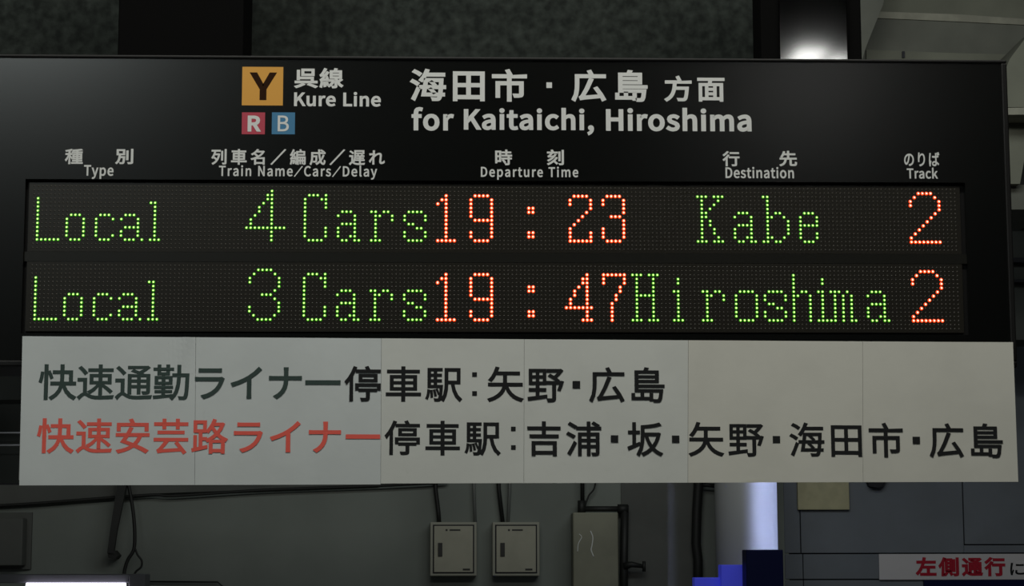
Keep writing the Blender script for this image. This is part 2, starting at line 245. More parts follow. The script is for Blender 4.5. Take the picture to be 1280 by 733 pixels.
    '別': (1000, [(593, 720, 593, 165, 666, 165, 666, 720), (838, 821, 838, 20, 832, 0, 812, -6, 659, -5, 687, -81, 800, -79, 868, -67, 893, -50, 908, -23, 913, 20, 913, 821), (164, 727, 419, 727, 419, 534, 164, 534), (95, 794, 95, 466, 205, 466, 196, 355, 179, 244, 149, 139, 102, 45, 33, -31, 86, -82, 173, 21, 229, 149, 260, 291, 426, 291, 409, 77, 388, -3, 374, -12, 353, -14, 239, -9, 253, -42, 260, -76, 383, -76, 420, -68, 448, -47, 478, 57, 497, 327, 498, 358, 269, 358, 278, 466, 491, 466, 491, 794)]),
    '刻': (1000, [(851, 828, 851, 17, 845, -1, 827, -6, 691, -5, 716, -77, 820, -75, 882, -64, 915, -37, 925, 17, 925, 828), (672, 725, 672, 167, 743, 167, 743, 725), (460, 578, 400, 480, 196, 472, 270, 555, 338, 647, 600, 647, 600, 716, 393, 716, 367, 779, 327, 845, 258, 826, 312, 716, 54, 716, 54, 647, 251, 647, 186, 557, 140, 504, 109, 476, 82, 463, 106, 393, 161, 403, 347, 416, 263, 334, 168, 263, 66, 206, 113, 146, 275, 253, 417, 391, 528, 556), (526, 388, 404, 223, 244, 87, 59, -15, 107, -78, 260, 11, 401, 122, 556, -35, 611, 15, 449, 169, 527, 260, 594, 361)]),
    '勤': (1000, [(664, 832, 662, 605, 534, 605, 534, 535, 660, 535, 644, 336, 604, 166, 528, 28, 528, 54, 329, 38, 329, 108, 510, 108, 510, 161, 329, 161, 329, 221, 531, 221, 531, 276, 329, 276, 329, 329, 515, 329, 515, 536, 329, 536, 329, 584, 445, 584, 445, 702, 548, 702, 548, 759, 445, 759, 445, 840, 374, 840, 374, 759, 216, 759, 216, 840, 148, 840, 148, 759, 43, 759, 43, 702, 148, 702, 148, 584, 259, 584, 259, 536, 79, 536, 79, 329, 259, 329, 259, 276, 67, 276, 67, 221, 259, 221, 259, 161, 83, 161, 83, 108, 259, 108, 259, 32, 39, 16, 47, -48, 494, -10, 470, -31, 524, -84, 604, 6, 660, 114, 697, 239, 719, 380, 730, 535, 875, 535, 859, 146, 832, 10, 818, -3, 798, -6, 692, -2, 706, -37, 712, -72, 830, -72, 866, -62, 895, -35, 920, 46, 935, 233, 946, 568, 947, 605, 733, 605, 735, 832), (374, 702, 374, 634, 216, 634, 216, 702), (144, 482, 259, 482, 259, 383, 144, 383), (329, 482, 447, 482, 447, 383, 329, 383)]),
    '吉': (1000, [(459, 840, 459, 699, 63, 699, 63, 629, 459, 629, 459, 481, 125, 481, 125, 409, 885, 409, 885, 481, 537, 481, 537, 629, 935, 629, 935, 699, 537, 699, 537, 840), (179, 296, 179, -89, 256, -89, 256, -40, 750, -40, 750, -89, 830, -89, 830, 296), (256, 29, 256, 228, 750, 228, 750, 29)]),
    '名': (1000, [(263, 529, 417, 406, 235, 326, 47, 273, 86, 204, 252, 253, 252, -79, 327, -79, 327, -27, 773, -27, 773, -79, 849, -79, 849, 340, 451, 340, 608, 441, 743, 565, 844, 713, 794, 744, 781, 740, 427, 740, 492, 826, 406, 843, 329, 744, 216, 646, 69, 559, 122, 501, 253, 581, 361, 671, 733, 671, 665, 587, 582, 512, 487, 445, 321, 572), (773, 42, 327, 42, 327, 271, 773, 271)]),
    '呉': (1000, [(396, 741, 745, 741, 745, 569, 396, 569), (325, 806, 325, 504, 820, 504, 820, 806), (573, 62, 745, -9, 881, -80, 951, -28, 803, 41, 626, 111), (361, 115, 218, 39, 46, -24, 101, -81, 273, -15, 431, 67), (140, 750, 140, 301, 216, 301, 216, 349, 717, 349, 717, 222, 53, 222, 53, 152, 948, 152, 948, 222, 793, 222, 793, 418, 216, 418, 216, 750)]),
    '坂': (1000, [(882, 822, 746, 785, 575, 760, 399, 746, 399, 502, 392, 326, 358, 135, 277, -40, 340, -83, 423, 94, 462, 290, 473, 474, 497, 474, 537, 352, 586, 240, 647, 140, 534, 48, 406, -16, 451, -79, 579, -11, 693, 81, 795, -11, 917, -78, 968, -14, 884, 24, 809, 75, 743, 137, 815, 247, 873, 378, 913, 531, 864, 547, 852, 544, 473, 544, 473, 685, 638, 699, 798, 724, 931, 761), (826, 474, 772, 323, 695, 197, 619, 326, 564, 474), (34, 158, 57, 82, 362, 219, 346, 286, 240, 241, 240, 528, 349, 528, 349, 599, 240, 599, 240, 828, 170, 828, 170, 599, 52, 599, 52, 528, 170, 528, 170, 212)]),
    '安': (1000, [(414, 823, 461, 725, 93, 725, 93, 522, 168, 522, 168, 654, 829, 654, 829, 522, 908, 522, 908, 725, 549, 725, 491, 842), (656, 378, 600, 268, 524, 178, 310, 256, 389, 378), (299, 378, 193, 223, 456, 125, 350, 67, 225, 23, 82, -9, 130, -77, 284, -36, 419, 19, 536, 91, 713, 7, 852, -73, 914, -8, 774, 69, 599, 148, 680, 251, 742, 378, 935, 378, 935, 449, 430, 449, 502, 596, 421, 612, 341, 449, 69, 449, 69, 378)]),
    '島': (1000, [(181, 760, 181, 197, 833, 197, 815, 50, 792, -8, 759, -18, 660, -13, 678, -78, 792, -79, 826, -72, 852, -54, 884, 28, 908, 224, 911, 255, 255, 255, 255, 320, 947, 320, 947, 380, 255, 380, 255, 452, 797, 452, 797, 760, 492, 760, 531, 832, 444, 844, 413, 760), (723, 578, 723, 507, 255, 507, 255, 578), (723, 630, 255, 630, 255, 704, 723, 704), (96, 148, 96, -14, 575, -14, 575, -45, 644, -45, 644, 152, 575, 152, 575, 46, 405, 46, 405, 181, 336, 181, 336, 46, 165, 46, 165, 148)]),
    '左': (1000, [(370, 840, 336, 659, 67, 659, 67, 587, 319, 587, 253, 382, 158, 194, 28, 39, 79, -20, 185, 100, 269, 238, 336, 390, 336, 323, 560, 323, 560, 22, 232, 22, 232, -51, 949, -51, 949, 22, 636, 22, 636, 323, 904, 323, 904, 395, 338, 395, 397, 587, 930, 587, 930, 659, 414, 659, 448, 829)]),
    '市': (1000, [(413, 825, 480, 693, 51, 693, 51, 620, 458, 620, 458, 484, 148, 484, 148, 36, 223, 36, 223, 411, 458, 411, 458, -78, 535, -78, 535, 411, 785, 411, 785, 132, 780, 117, 762, 112, 616, 114, 642, 40, 750, 42, 819, 53, 845, 69, 858, 94, 862, 131, 862, 484, 535, 484, 535, 620, 951, 620, 951, 693, 550, 693, 565, 698, 486, 848)]),
    '広': (1000, [(270, -38, 384, -17, 826, 30, 871, -70, 945, -35, 852, 144, 721, 333, 653, 304, 791, 94, 357, 53, 486, 294, 601, 567, 519, 587, 409, 309, 321, 134, 279, 66, 243, 35), (475, 821, 532, 706, 136, 706, 136, 440, 131, 285, 105, 118, 42, -36, 107, -77, 174, 88, 204, 271, 211, 440, 211, 634, 947, 634, 947, 706, 617, 706, 548, 842)]),
    '快': (1000, [(170, 840, 170, -79, 245, -79, 245, 840), (80, 647, 61, 513, 28, 390, 87, 369, 120, 501, 137, 639), (247, 656, 291, 558, 321, 469, 377, 497, 346, 584, 300, 679), (805, 381, 650, 381, 655, 507, 655, 610, 805, 610), (580, 840, 580, 681, 384, 681, 384, 610, 580, 610, 580, 507, 575, 381, 330, 381, 330, 308, 565, 308, 523, 186, 439, 72, 297, -26, 350, -84, 489, 18, 578, 135, 628, 260, 698, 115, 795, -1, 920, -83, 974, -13, 849, 60, 752, 170, 684, 308, 965, 308, 965, 381, 879, 381, 879, 681, 655, 681, 655, 840)]),
    '成': (1000, [(544, 839, 549, 670, 128, 670, 128, 389, 123, 248, 97, 99, 36, -37, 99, -87, 168, 63, 199, 232, 206, 388, 206, 395, 389, 395, 381, 211, 367, 144, 354, 135, 335, 133, 229, 138, 244, 104, 250, 68, 371, 67, 405, 75, 431, 96, 452, 190, 462, 433, 463, 465, 206, 465, 206, 597, 554, 597, 581, 367, 628, 172, 521, 69, 396, -13, 451, -75, 560, 1, 658, 92, 709, 3, 770, -53, 841, -73, 903, -54, 940, 15, 959, 148, 894, 189, 886, 82, 871, 22, 847, 4, 798, 22, 754, 75, 714, 159, 814, 316, 890, 500, 815, 519, 759, 375, 686, 247, 652, 408, 630, 597, 951, 597, 951, 670, 626, 670, 622, 839), (671, 790, 770, 731, 850, 670, 897, 722, 815, 780, 716, 836)]),
    '方': (1000, [(440, 818, 508, 667, 68, 667, 68, 594, 341, 594, 330, 454, 306, 314, 258, 183, 175, 68, 46, -23, 101, -82, 202, -15, 278, 65, 334, 157, 373, 256, 398, 361, 756, 361, 738, 176, 717, 64, 691, 12, 670, 2, 643, 0, 474, 7, 492, -29, 501, -66, 669, -69, 718, -60, 756, -34, 789, 32, 814, 168, 835, 398, 838, 434, 410, 434, 423, 594, 936, 594, 936, 667, 514, 667, 585, 698, 512, 846)]),
    '時': (1000, [(445, 209, 519, 119, 572, 33, 636, 72, 581, 158, 505, 244), (631, 841, 631, 721, 421, 721, 421, 654, 631, 654, 631, 527, 379, 527, 379, 459, 763, 459, 763, 346, 384, 346, 384, 279, 763, 279, 763, 10, 758, -5, 742, -9, 608, -8, 633, -79, 733, -77, 796, -66, 828, -40, 837, 9, 837, 279, 954, 279, 954, 346, 837, 346, 837, 459, 964, 459, 964, 527, 705, 527, 705, 654, 922, 654, 922, 721, 705, 721, 705, 841), (291, 416, 291, 185, 146, 185, 146, 416), (291, 484, 146, 484, 146, 706, 291, 706), (76, 775, 76, 35, 146, 35, 146, 117, 362, 117, 362, 775)]),
    '浦': (1000, [(724, 797, 872, 704, 916, 754, 767, 842), (84, 777, 263, 663, 306, 725, 126, 830), (38, 506, 220, 399, 263, 462, 79, 560), (64, -19, 129, -66, 215, 93, 297, 261, 239, 307, 150, 130), (355, 539, 355, -79, 425, -79, 425, 137, 593, 137, 593, -78, 665, -78, 665, 137, 835, 137, 835, 5, 831, -9, 817, -13, 713, -11, 734, -79, 820, -78, 873, -67, 900, -41, 907, 5, 907, 539, 665, 539, 665, 633, 957, 633, 957, 702, 665, 702, 665, 841, 593, 841, 593, 702, 305, 702, 305, 633, 593, 633, 593, 539), (593, 305, 593, 202, 425, 202, 425, 305), (665, 305, 835, 305, 835, 202, 665, 202), (593, 370, 425, 370, 425, 471, 593, 471), (665, 370, 665, 471, 835, 471, 835, 370)]),
    '海': (1000, [(95, 775, 190, 723, 268, 668, 312, 725, 233, 778, 138, 826), (42, 484, 132, 433, 206, 379, 249, 437, 174, 488, 83, 536), (72, -22, 137, -63, 268, 263, 210, 304, 141, 127), (557, 469, 620, 413, 668, 356, 458, 356, 475, 497, 821, 497, 814, 356, 672, 356, 713, 386, 664, 441, 600, 497), (285, 356, 285, 287, 378, 287, 341, 67, 786, 67, 775, 27, 763, 5, 748, -7, 726, -10, 608, -4, 622, -36, 629, -69, 755, -70, 794, -61, 826, -34, 844, 3, 859, 67, 935, 67, 935, 132, 868, 132, 880, 287, 963, 287, 963, 356, 884, 356, 892, 526, 893, 562, 412, 562, 387, 356), (448, 287, 810, 287, 797, 132, 426, 132), (532, 257, 599, 194, 651, 132, 696, 164, 643, 224, 575, 284), (442, 841, 398, 726, 340, 619, 273, 532, 338, 490, 394, 566, 446, 658, 938, 658, 938, 727, 479, 727, 515, 822)]),
    '田': (1000, [(97, 771, 97, -71, 171, -71, 171, -10, 830, -10, 830, -71, 907, -71, 907, 771), (171, 66, 171, 348, 456, 348, 456, 66), (830, 66, 532, 66, 532, 348, 830, 348), (171, 423, 171, 698, 456, 698, 456, 423), (830, 423, 532, 423, 532, 698, 830, 698)]),
    '矢': (1000, [(253, 845, 204, 714, 140, 595, 62, 499, 133, 458, 196, 540, 254, 639, 453, 639, 453, 477, 451, 412, 57, 412, 57, 337, 440, 337, 413, 257, 366, 180, 291, 106, 185, 39, 40, -19, 84, -82, 227, -24, 337, 42, 416, 116, 471, 194, 505, 276, 556, 174, 622, 87, 702, 16, 800, -39, 915, -79, 965, -10, 847, 27, 748, 80, 667, 150, 605, 236, 559, 337, 945, 337, 945, 412, 529, 412, 531, 475, 531, 639, 872, 639, 872, 714, 289, 714, 330, 828)]),
    '種': (1000, [(433, 535, 433, 214, 641, 214, 641, 142, 422, 142, 422, 82, 641, 82, 641, 3, 365, 3, 365, -59, 965, -59, 965, 3, 713, 3, 713, 82, 931, 82, 931, 142, 713, 142, 713, 214, 926, 214, 926, 535, 713, 535, 713, 602, 946, 602, 946, 664, 713, 664, 713, 738, 944, 771, 898, 828, 674, 796, 409, 779, 427, 721, 641, 732, 641, 664, 391, 664, 391, 602, 641, 602, 641, 535), (500, 350, 641, 350, 641, 270, 500, 270), (713, 350, 857, 350, 857, 270, 713, 270), (500, 479, 641, 479, 641, 400, 500, 400), (713, 479, 857, 479, 857, 400, 713, 400), (361, 826, 216, 779, 43, 744, 65, 687, 212, 712, 212, 558, 49, 558, 49, 488, 202, 488, 124, 313, 28, 172, 67, 103, 143, 219, 212, 365, 212, -78, 286, -78, 286, 353, 377, 229, 422, 288, 286, 426, 286, 488, 411, 488, 411, 558, 286, 558, 286, 729, 413, 768)]),
    '線': (1000, [(523, 530, 837, 530, 837, 441, 523, 441), (523, 674, 837, 674, 837, 587, 523, 587), (182, 189, 204, -27, 263, -16, 238, 198), (84, 197, 65, 71, 35, -40, 94, -62, 123, 53, 145, 186), (275, 208, 322, 43, 377, 61, 327, 223), (885, 345, 772, 230, 724, 347, 724, 381, 909, 381, 909, 734, 682, 734, 724, 823, 641, 841, 607, 734, 453, 734, 453, 381, 653, 381, 653, 3, 650, -9, 636, -12, 534, -12, 556, -81, 637, -79, 690, -69, 717, -43, 724, 3, 724, 192, 777, 100, 841, 23, 915, -36, 964, 23, 874, 88, 800, 180, 941, 300), (416, 298, 416, 235, 547, 235, 500, 144, 436, 71, 362, 20, 405, -32, 501, 41, 579, 147, 631, 285, 587, 300, 575, 298), (66, 240, 122, 256, 314, 287, 325, 229, 386, 247, 364, 348, 329, 460, 271, 446, 301, 346, 157, 327, 275, 481, 380, 652, 315, 690, 240, 556, 137, 547, 216, 674, 287, 813, 217, 842, 147, 686, 89, 590, 61, 552, 35, 535, 59, 466, 198, 490, 115, 378, 75, 332, 41, 311)]),
    '編': (1000, [(177, 191, 199, -24, 254, -14, 229, 199), (84, 197, 65, 71, 35, -40, 92, -61, 122, 53, 144, 187), (263, 209, 307, 39, 359, 56, 311, 222), (619, 344, 619, 193, 529, 193, 529, 344), (669, 344, 755, 344, 755, 193, 669, 193), (607, 829, 650, 732, 412, 732, 412, 455, 408, 300, 389, 134, 342, -21, 399, -58, 436, 50, 460, 171, 472, 294, 472, -69, 529, -69, 529, 132, 619, 132, 619, -37, 669, -37, 669, 132, 755, 132, 755, -35, 805, -35, 805, 132, 887, 132, 887, -10, 885, -18, 877, -21, 827, -20, 843, -72, 889, -70, 921, -62, 939, -43, 943, -10, 943, 400, 476, 400, 477, 455, 477, 493, 910, 493, 910, 732, 721, 732, 670, 844), (805, 344, 887, 344, 887, 193, 805, 193), (477, 671, 846, 671, 846, 553, 477, 553), (66, 240, 121, 255, 309, 286, 319, 228, 379, 246, 356, 346, 321, 458, 266, 444, 295, 344, 153, 326, 266, 482, 366, 654, 304, 690, 233, 554, 133, 545, 208, 673, 275, 813, 207, 841, 141, 685, 88, 588, 61, 549, 36, 532, 59, 466, 194, 489, 114, 375, 75, 329, 43, 307)]),
    '芸': (1000, [(156, 516, 156, 448, 843, 448, 843, 516), (161, -67, 285, -49, 775, -15, 833, -97, 899, -51, 673, 229, 612, 191, 727, 48, 255, 21, 350, 129, 440, 251, 944, 251, 944, 321, 56, 321, 56, 251, 342, 251, 258, 133, 199, 61, 164, 26, 134, 10), (637, 840, 637, 743, 356, 743, 356, 840, 283, 840, 283, 743, 60, 743, 60, 673, 283, 673, 283, 580, 356, 580, 356, 673, 637, 673, 637, 580, 712, 580, 712, 673, 939, 673, 939, 743, 712, 743, 712, 840)]),
    '行': (1000, [(435, 780, 435, 708, 927, 708, 927, 780), (267, 841, 163, 725, 35, 622, 79, 562, 218, 678, 339, 811), (391, 504, 391, 432, 728, 432, 728, 17, 722, 0, 702, -5, 545, -3, 570, -77, 689, -76, 759, -66, 794, -37, 804, 16, 804, 432, 955, 432, 955, 504), (307, 626, 226, 513, 129, 408, 25, 322, 78, 259, 192, 364, 192, -83, 266, -83, 266, 446, 378, 600)]),
    '路': (1000, [(156, 732, 345, 732, 345, 556, 156, 556), (38, 42, 51, -31, 438, 64, 431, 131, 299, 100, 299, 279, 405, 279, 441, 229, 501, 258, 501, -78, 571, -78, 571, -41, 823, -41, 823, -75, 894, -75, 894, 256, 926, 241, 973, 304, 847, 368, 743, 452, 829, 575, 891, 720, 844, 741, 830, 738, 636, 738, 668, 823, 597, 841, 550, 724, 488, 618, 414, 532, 414, 798, 89, 798, 89, 490, 231, 490, 231, 84, 153, 66, 153, 396, 89, 396, 89, 52), (571, 25, 571, 218, 823, 218, 823, 25), (797, 672, 752, 583, 695, 504, 639, 579, 596, 655, 605, 672), (546, 283, 624, 337, 697, 402, 766, 339, 845, 283), (650, 454, 542, 364, 424, 298, 424, 346, 299, 346, 299, 490, 414, 490, 414, 522, 467, 477, 558, 592)]),
    '車': (1000, [(158, 606, 158, 216, 459, 216, 459, 135, 53, 135, 53, 66, 459, 66, 459, -83, 536, -83, 536, 66, 951, 66, 951, 135, 536, 135, 536, 216, 846, 216, 846, 606, 536, 606, 536, 680, 917, 680, 917, 749, 536, 749, 536, 839, 459, 839, 459, 749, 83, 749, 83, 680, 459, 680, 459, 606), (230, 382, 459, 382, 459, 279, 230, 279), (536, 382, 771, 382, 771, 279, 536, 279), (230, 543, 459, 543, 459, 441, 230, 441), (536, 543, 771, 543, 771, 441, 536, 441)]),
    '通': (1000, [(65, 757, 159, 669, 235, 585, 290, 635, 212, 716, 117, 800), (256, 465, 43, 465, 43, 394, 184, 394, 184, 110, 114, 65, 39, -8, 86, -70, 136, -7, 181, 38, 220, 56, 262, 36, 318, -3, 393, -36, 484, -52, 595, -57, 948, -47, 969, 26, 596, 8, 493, 11, 406, 24, 333, 56, 256, 108), (364, 803, 364, 744, 787, 744, 645, 658, 499, 717, 451, 674, 647, 589, 363, 589, 363, 71, 434, 71, 434, 237, 603, 237, 603, 75, 671, 75, 671, 237, 845, 237, 845, 146, 841, 133, 828, 129, 726, 130, 747, 69, 830, 70, 883, 80, 910, 103, 917, 146, 917, 589, 786, 589, 712, 628, 822, 695, 917, 771, 870, 807, 855, 803), (845, 531, 845, 443, 671, 443, 671, 531), (434, 387, 603, 387, 603, 296, 434, 296), (434, 443, 434, 531, 603, 531, 603, 443), (845, 387, 845, 296, 671, 296, 671, 387)]),
    '速': (1000, [(68, 760, 155, 672, 223, 587, 283, 632, 213, 715, 125, 799), (266, 483, 48, 483, 48, 413, 194, 413, 194, 100, 121, 59, 42, -9, 89, -72, 141, -15, 190, 27, 231, 43, 272, 25, 327, -11, 403, -41, 492, -57, 600, -61, 941, -50, 962, 24, 602, 7, 502, 10, 416, 23, 344, 50, 266, 97), (428, 528, 587, 528, 587, 400, 428, 400), (660, 528, 827, 528, 827, 400, 660, 400), (587, 839, 587, 736, 318, 736, 318, 671, 587, 671, 587, 588, 358, 588, 358, 340, 554, 340, 484, 258, 398, 187, 306, 135, 355, 78, 478, 165, 587, 283, 587, 49, 660, 49, 660, 281, 784, 185, 880, 95, 928, 145, 819, 241, 684, 340, 899, 340, 899, 588, 660, 588, 660, 671, 945, 671, 945, 736, 660, 736, 660, 839)]),
    '遅': (1000, [(70, 735, 168, 668, 246, 600, 297, 652, 217, 717, 118, 780), (355, 802, 355, 551, 350, 412, 327, 262, 272, 124, 333, 89, 391, 237, 417, 400, 423, 551, 423, 600, 923, 600, 923, 802), (423, 746, 851, 746, 851, 656, 423, 656), (465, 361, 465, 306, 644, 306, 644, 233, 415, 233, 415, 175, 644, 175, 644, 52, 715, 52, 715, 175, 946, 175, 946, 233, 715, 233, 715, 306, 901, 306, 901, 361, 715, 361, 715, 431, 927, 431, 927, 488, 803, 488, 859, 579, 793, 600, 733, 488, 609, 488, 624, 494, 599, 546, 561, 598, 504, 576, 557, 488, 440, 488, 440, 431, 644, 431, 644, 361), (252, 490, 54, 490, 54, 420, 179, 420, 179, 101, 111, 56, 39, -14, 89, -79, 162, 8, 222, 46, 265, 26, 320, -12, 395, -45, 484, -62, 594, -67, 939, -57, 961, 21, 783, 7, 596, 2, 494, 5, 408, 20, 335, 51, 252, 105)]),
    '野': (1000, [(135, 560, 256, 560, 256, 449, 135, 449), (320, 560, 440, 560, 440, 449, 320, 449), (135, 728, 256, 728, 256, 619, 135, 619), (320, 728, 440, 728, 440, 619, 320, 619), (38, 32, 48, -42, 531, 30, 530, 96, 324, 68, 324, 206, 505, 206, 505, 274, 324, 274, 324, 387, 505, 387, 505, 790, 72, 790, 72, 387, 252, 387, 252, 274, 71, 274, 71, 206, 252, 206, 252, 59), (577, 613, 689, 545, 787, 467, 526, 467, 526, 395, 687, 395, 687, 13, 683, -1, 667, -6, 540, -4, 564, -79, 659, -77, 722, -66, 754, -39, 762, 11, 762, 395, 879, 395, 823, 235, 885, 218, 929, 328, 970, 456, 919, 470, 906, 467, 847, 467, 867, 489, 778, 563, 874, 655, 954, 759, 904, 792, 889, 788, 538, 788, 538, 720, 835, 720, 783, 657, 726, 600, 625, 659)]),
    '面': (1000, [(389, 334, 601, 334, 601, 221, 389, 221), (389, 395, 389, 506, 601, 506, 601, 395), (389, 160, 601, 160, 601, 43, 389, 43), (58, 774, 58, 702, 444, 702, 416, 576, 104, 576, 104, -80, 176, -80, 176, -27, 820, -27, 820, -80, 896, -80, 896, 576, 493, 576, 532, 702, 945, 702, 945, 774), (176, 43, 176, 506, 320, 506, 320, 43), (820, 43, 670, 43, 670, 506, 820, 506)]),
    '駅': (1000, [(226, 216, 251, 132, 265, 54, 306, 64, 291, 141, 264, 224), (152, 206, 163, 110, 166, 21, 207, 28, 204, 116, 191, 211), (81, 226, 74, 139, 58, 59, 29, -3, 71, -28, 102, 40, 119, 125, 127, 218), (536, 799, 536, 419, 530, 264, 501, 102, 433, -43, 494, -82, 563, 64, 597, 229, 606, 389, 697, 389, 741, 191, 812, 32, 919, -84, 970, -23, 872, 76, 806, 216, 765, 389, 926, 389, 926, 799), (606, 730, 857, 730, 857, 459, 606, 459), (249, 587, 249, 496, 152, 496, 152, 587), (87, 799, 87, 283, 400, 283, 390, 128, 333, 246, 298, 233, 332, 166, 355, 102, 388, 116, 375, 29, 361, -10, 349, -20, 332, -22, 252, -17, 269, -79, 361, -79, 392, -72, 416, -52, 445, 50, 465, 314, 467, 344, 312, 344, 312, 437, 438, 437, 438, 496, 312, 496, 312, 587, 438, 587, 438, 647, 312, 647, 312, 736, 458, 736, 458, 799), (249, 647, 152, 647, 152, 736, 249, 736), (249, 437, 249, 344, 152, 344, 152, 437)]),
}
for ch in list(GL_):
    adv, cs = GL_[ch]; GL_[ch] = (adv, [[(n[i], n[i + 1]) for i in range(0, len(n), 2)] for n in cs])
def sq(cx, cy, h): return [(cx - h, cy - h), (cx + h, cy - h), (cx + h, cy + h), (cx - h, cy + h)]
GL_['・'] = (500, [sq(250, 380, 85)])
GL_['●'] = (1000, [sq(500, 400, 72)])
GL_[':'] = (500, [sq(250, 130, 48), sq(250, 640, 48)])
GL_['ー'] = (1000, [[(60, 340), (945, 340), (945, 430), (60, 430)]])
GL_['／'] = (1000, [[(60, -60), (110, -80), (940, 830), (890, 850)]])
GL_['/'] = (720, [[(10, -20), (50, -40), (710, 720), (670, 740)]])
GL_[' '] = (250, [])
FILL = {}
def glyph_mesh(ch, bold):
    """fill of the outline plus a rim of width `bold` around it: 2-D verts, faces"""
    adv, cs = GL_[ch]; V = []; F = []
    if not cs: return V, F
    if ch not in FILL:
        cu = bpy.data.curves.new('outline', 'CURVE'); cu.dimensions = '2D'; cu.fill_mode = 'BOTH'
        for c in cs:
            s = cu.splines.new('POLY'); s.points.add(len(c) - 1); s.use_cyclic_u = True
            for i, (x, y) in enumerate(c): s.points[i].co = (x * 0.001, y * 0.001, 0, 1)
        oc = bpy.data.objects.new('outline', cu); me = bpy.data.meshes.new_from_object(oc)
        FILL[ch] = ([(v.co.x * 1000, v.co.y * 1000) for v in me.vertices], [tuple(f.vertices) for f in me.polygons])
        bpy.data.meshes.remove(me); bpy.data.objects.remove(oc); bpy.data.curves.remove(cu)
    fv, ff = FILL[ch]; V += fv; F += ff
    if bold > 0:
        tot = sum(sum(c[i][0] * c[(i + 1) % len(c)][1] - c[(i + 1) % len(c)][0] * c[i][1] for i in range(len(c))) for c in cs)
        sg = 1.0 if tot > 0 else -1.0
        for c in cs:
            n = len(c); nrm = []
            for i in range(n):
                dx = c[(i + 1) % n][0] - c[i][0]; dy = c[(i + 1) % n][1] - c[i][1]; L = math.hypot(dx, dy) or 1
                nrm.append((dy / L * sg, -dx / L * sg))
            base = len(V); V += c
            for i in range(n):
                a = nrm[i - 1]; b = nrm[i]; mx = a[0] + b[0]; my = a[1] + b[1]; q = 1 + a[0] * b[0] + a[1] * b[1]
                k = 1 / max(q, 0.45)
                V.append((c[i][0] + mx * k * bold, c[i][1] + my * k * bold))
            for i in range(n):
                j = (i + 1) % n; F.append((base + i, base + j, base + n + j, base + n + i))
    return V, F
def lettering(name, text, px, py, Y, m, parent, bold=20, sx=1.0, level=True, dy=0.0, label=None, half=True):
    """text whose ink fills the pixel columns px and (at its left end) rows py, printed on the plane Y.
    sx condenses the letters; the spacing is then solved to fill the width"""
    ink0 = None; x = 0; items = []; lo = 1e9; hi = -1e9
    for ch in text:
        adv, cs = GL_[ch]
        items.append((ch, x)); x += adv * sx
        if cs:
            lo = min(lo, min(p[1] for c in cs for p in c) - bold); hi = max(hi, max(p[1] for c in cs for p in c) + bold)
    fa = [c for c in GL_[text[0]][1]]; la = GL_[text[-1]][1]
    l0 = min(p[0] for c in fa for p in c) * sx - bold
    r0 = max(p[0] for c in la for p in c) * sx + bold
    A = at(px[0], py[1], Y); B = at(px[1], py[1] + dy, Y); T = at(px[0], py[0], Y)
    if level: B.z = A.z
    sc = (T.z - A.z) / (hi - lo if CAPS.get(name + text) is None else CAPS[name + text])
    W = (B - A).length / sc
    inner = items[-1][1] + r0 - l0
    tr = (W - inner) / (len(text) - 1) if len(text) > 1 else 0.0
    if len(text) == 1: sx = sx * W / (r0 - l0); l0 = min(p[0] for c in fa for p in c) * sx - bold
    e = (B - A).normalized(); up = Vector((0, 0, 1)); V = []; F = []
    for i, (ch, gx) in enumerate(items):
        v, f = glyph_mesh(ch, bold); n = len(V)
        for (vx, vy) in v:
            V.append(A + e * ((gx + i * tr + vx * sx - l0) * sc) + up * ((vy - lo) * sc))
        F += [tuple(k + n for k in q) for q in f]
    me = bpy.data.meshes.new(name); me.from_pydata([tuple(v) for v in V], [], F); me.materials.append(MATS[m])
    o = bpy.data.objects.new(name, me); COL.objects.link(o); o.parent = parent; o.matrix_parent_inverse = PINV(parent)
    if label: o['label'] = label
    return o
CAPS = {}

# ================================================================== THE SETTING
YW = 6.0                                 # back wall of the passage
box('floor', -7, 7, -12, 9, -0.1, 0, 'floor_grey')['kind'] = 'structure'
wl = at(1001, 640, YW).x; wp = at(985, 640, YW).x
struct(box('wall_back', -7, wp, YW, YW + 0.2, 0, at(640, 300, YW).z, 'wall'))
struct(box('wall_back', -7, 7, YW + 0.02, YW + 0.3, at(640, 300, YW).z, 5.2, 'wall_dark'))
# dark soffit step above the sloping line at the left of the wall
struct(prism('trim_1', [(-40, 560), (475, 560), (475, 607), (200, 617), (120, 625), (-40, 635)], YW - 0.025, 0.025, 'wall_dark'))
# blue-grey panel wall at the right, its panels set with open joints
wr = struct(box('wall_right', wp, 7, YW + 0.015, YW + 0.2, 0, at(640, 300, YW).z, 'joint'))
def wpanel(x0, x1, y0, y1):
    ym = 690; a = at(x0, ym, YW - 0.004); b = at(x1, ym, YW - 0.004)
    return box('panel', a.x, b.x, YW - 0.004, YW + 0.014, at(1130, y1, YW).z, at(1130, y0, YW).z, 'wall_blue', wr, bevel=0.0015)
wpanel(981, 1000.5, 425, 691.5); wpanel(1001.8, 1205, 425, 691.5)
wpanel(1206.5, 1330, 425, 680.8); wpanel(1205.3, 1330, 682.2, 691.5)
for a_, b_ in ((981, 1003), (1004, 1300)):
    wpanel(a_, b_, 693, 724)
    wpanel(a_, b_, 725.5, 790)
wpanel(1003, 1330, 330, 424)
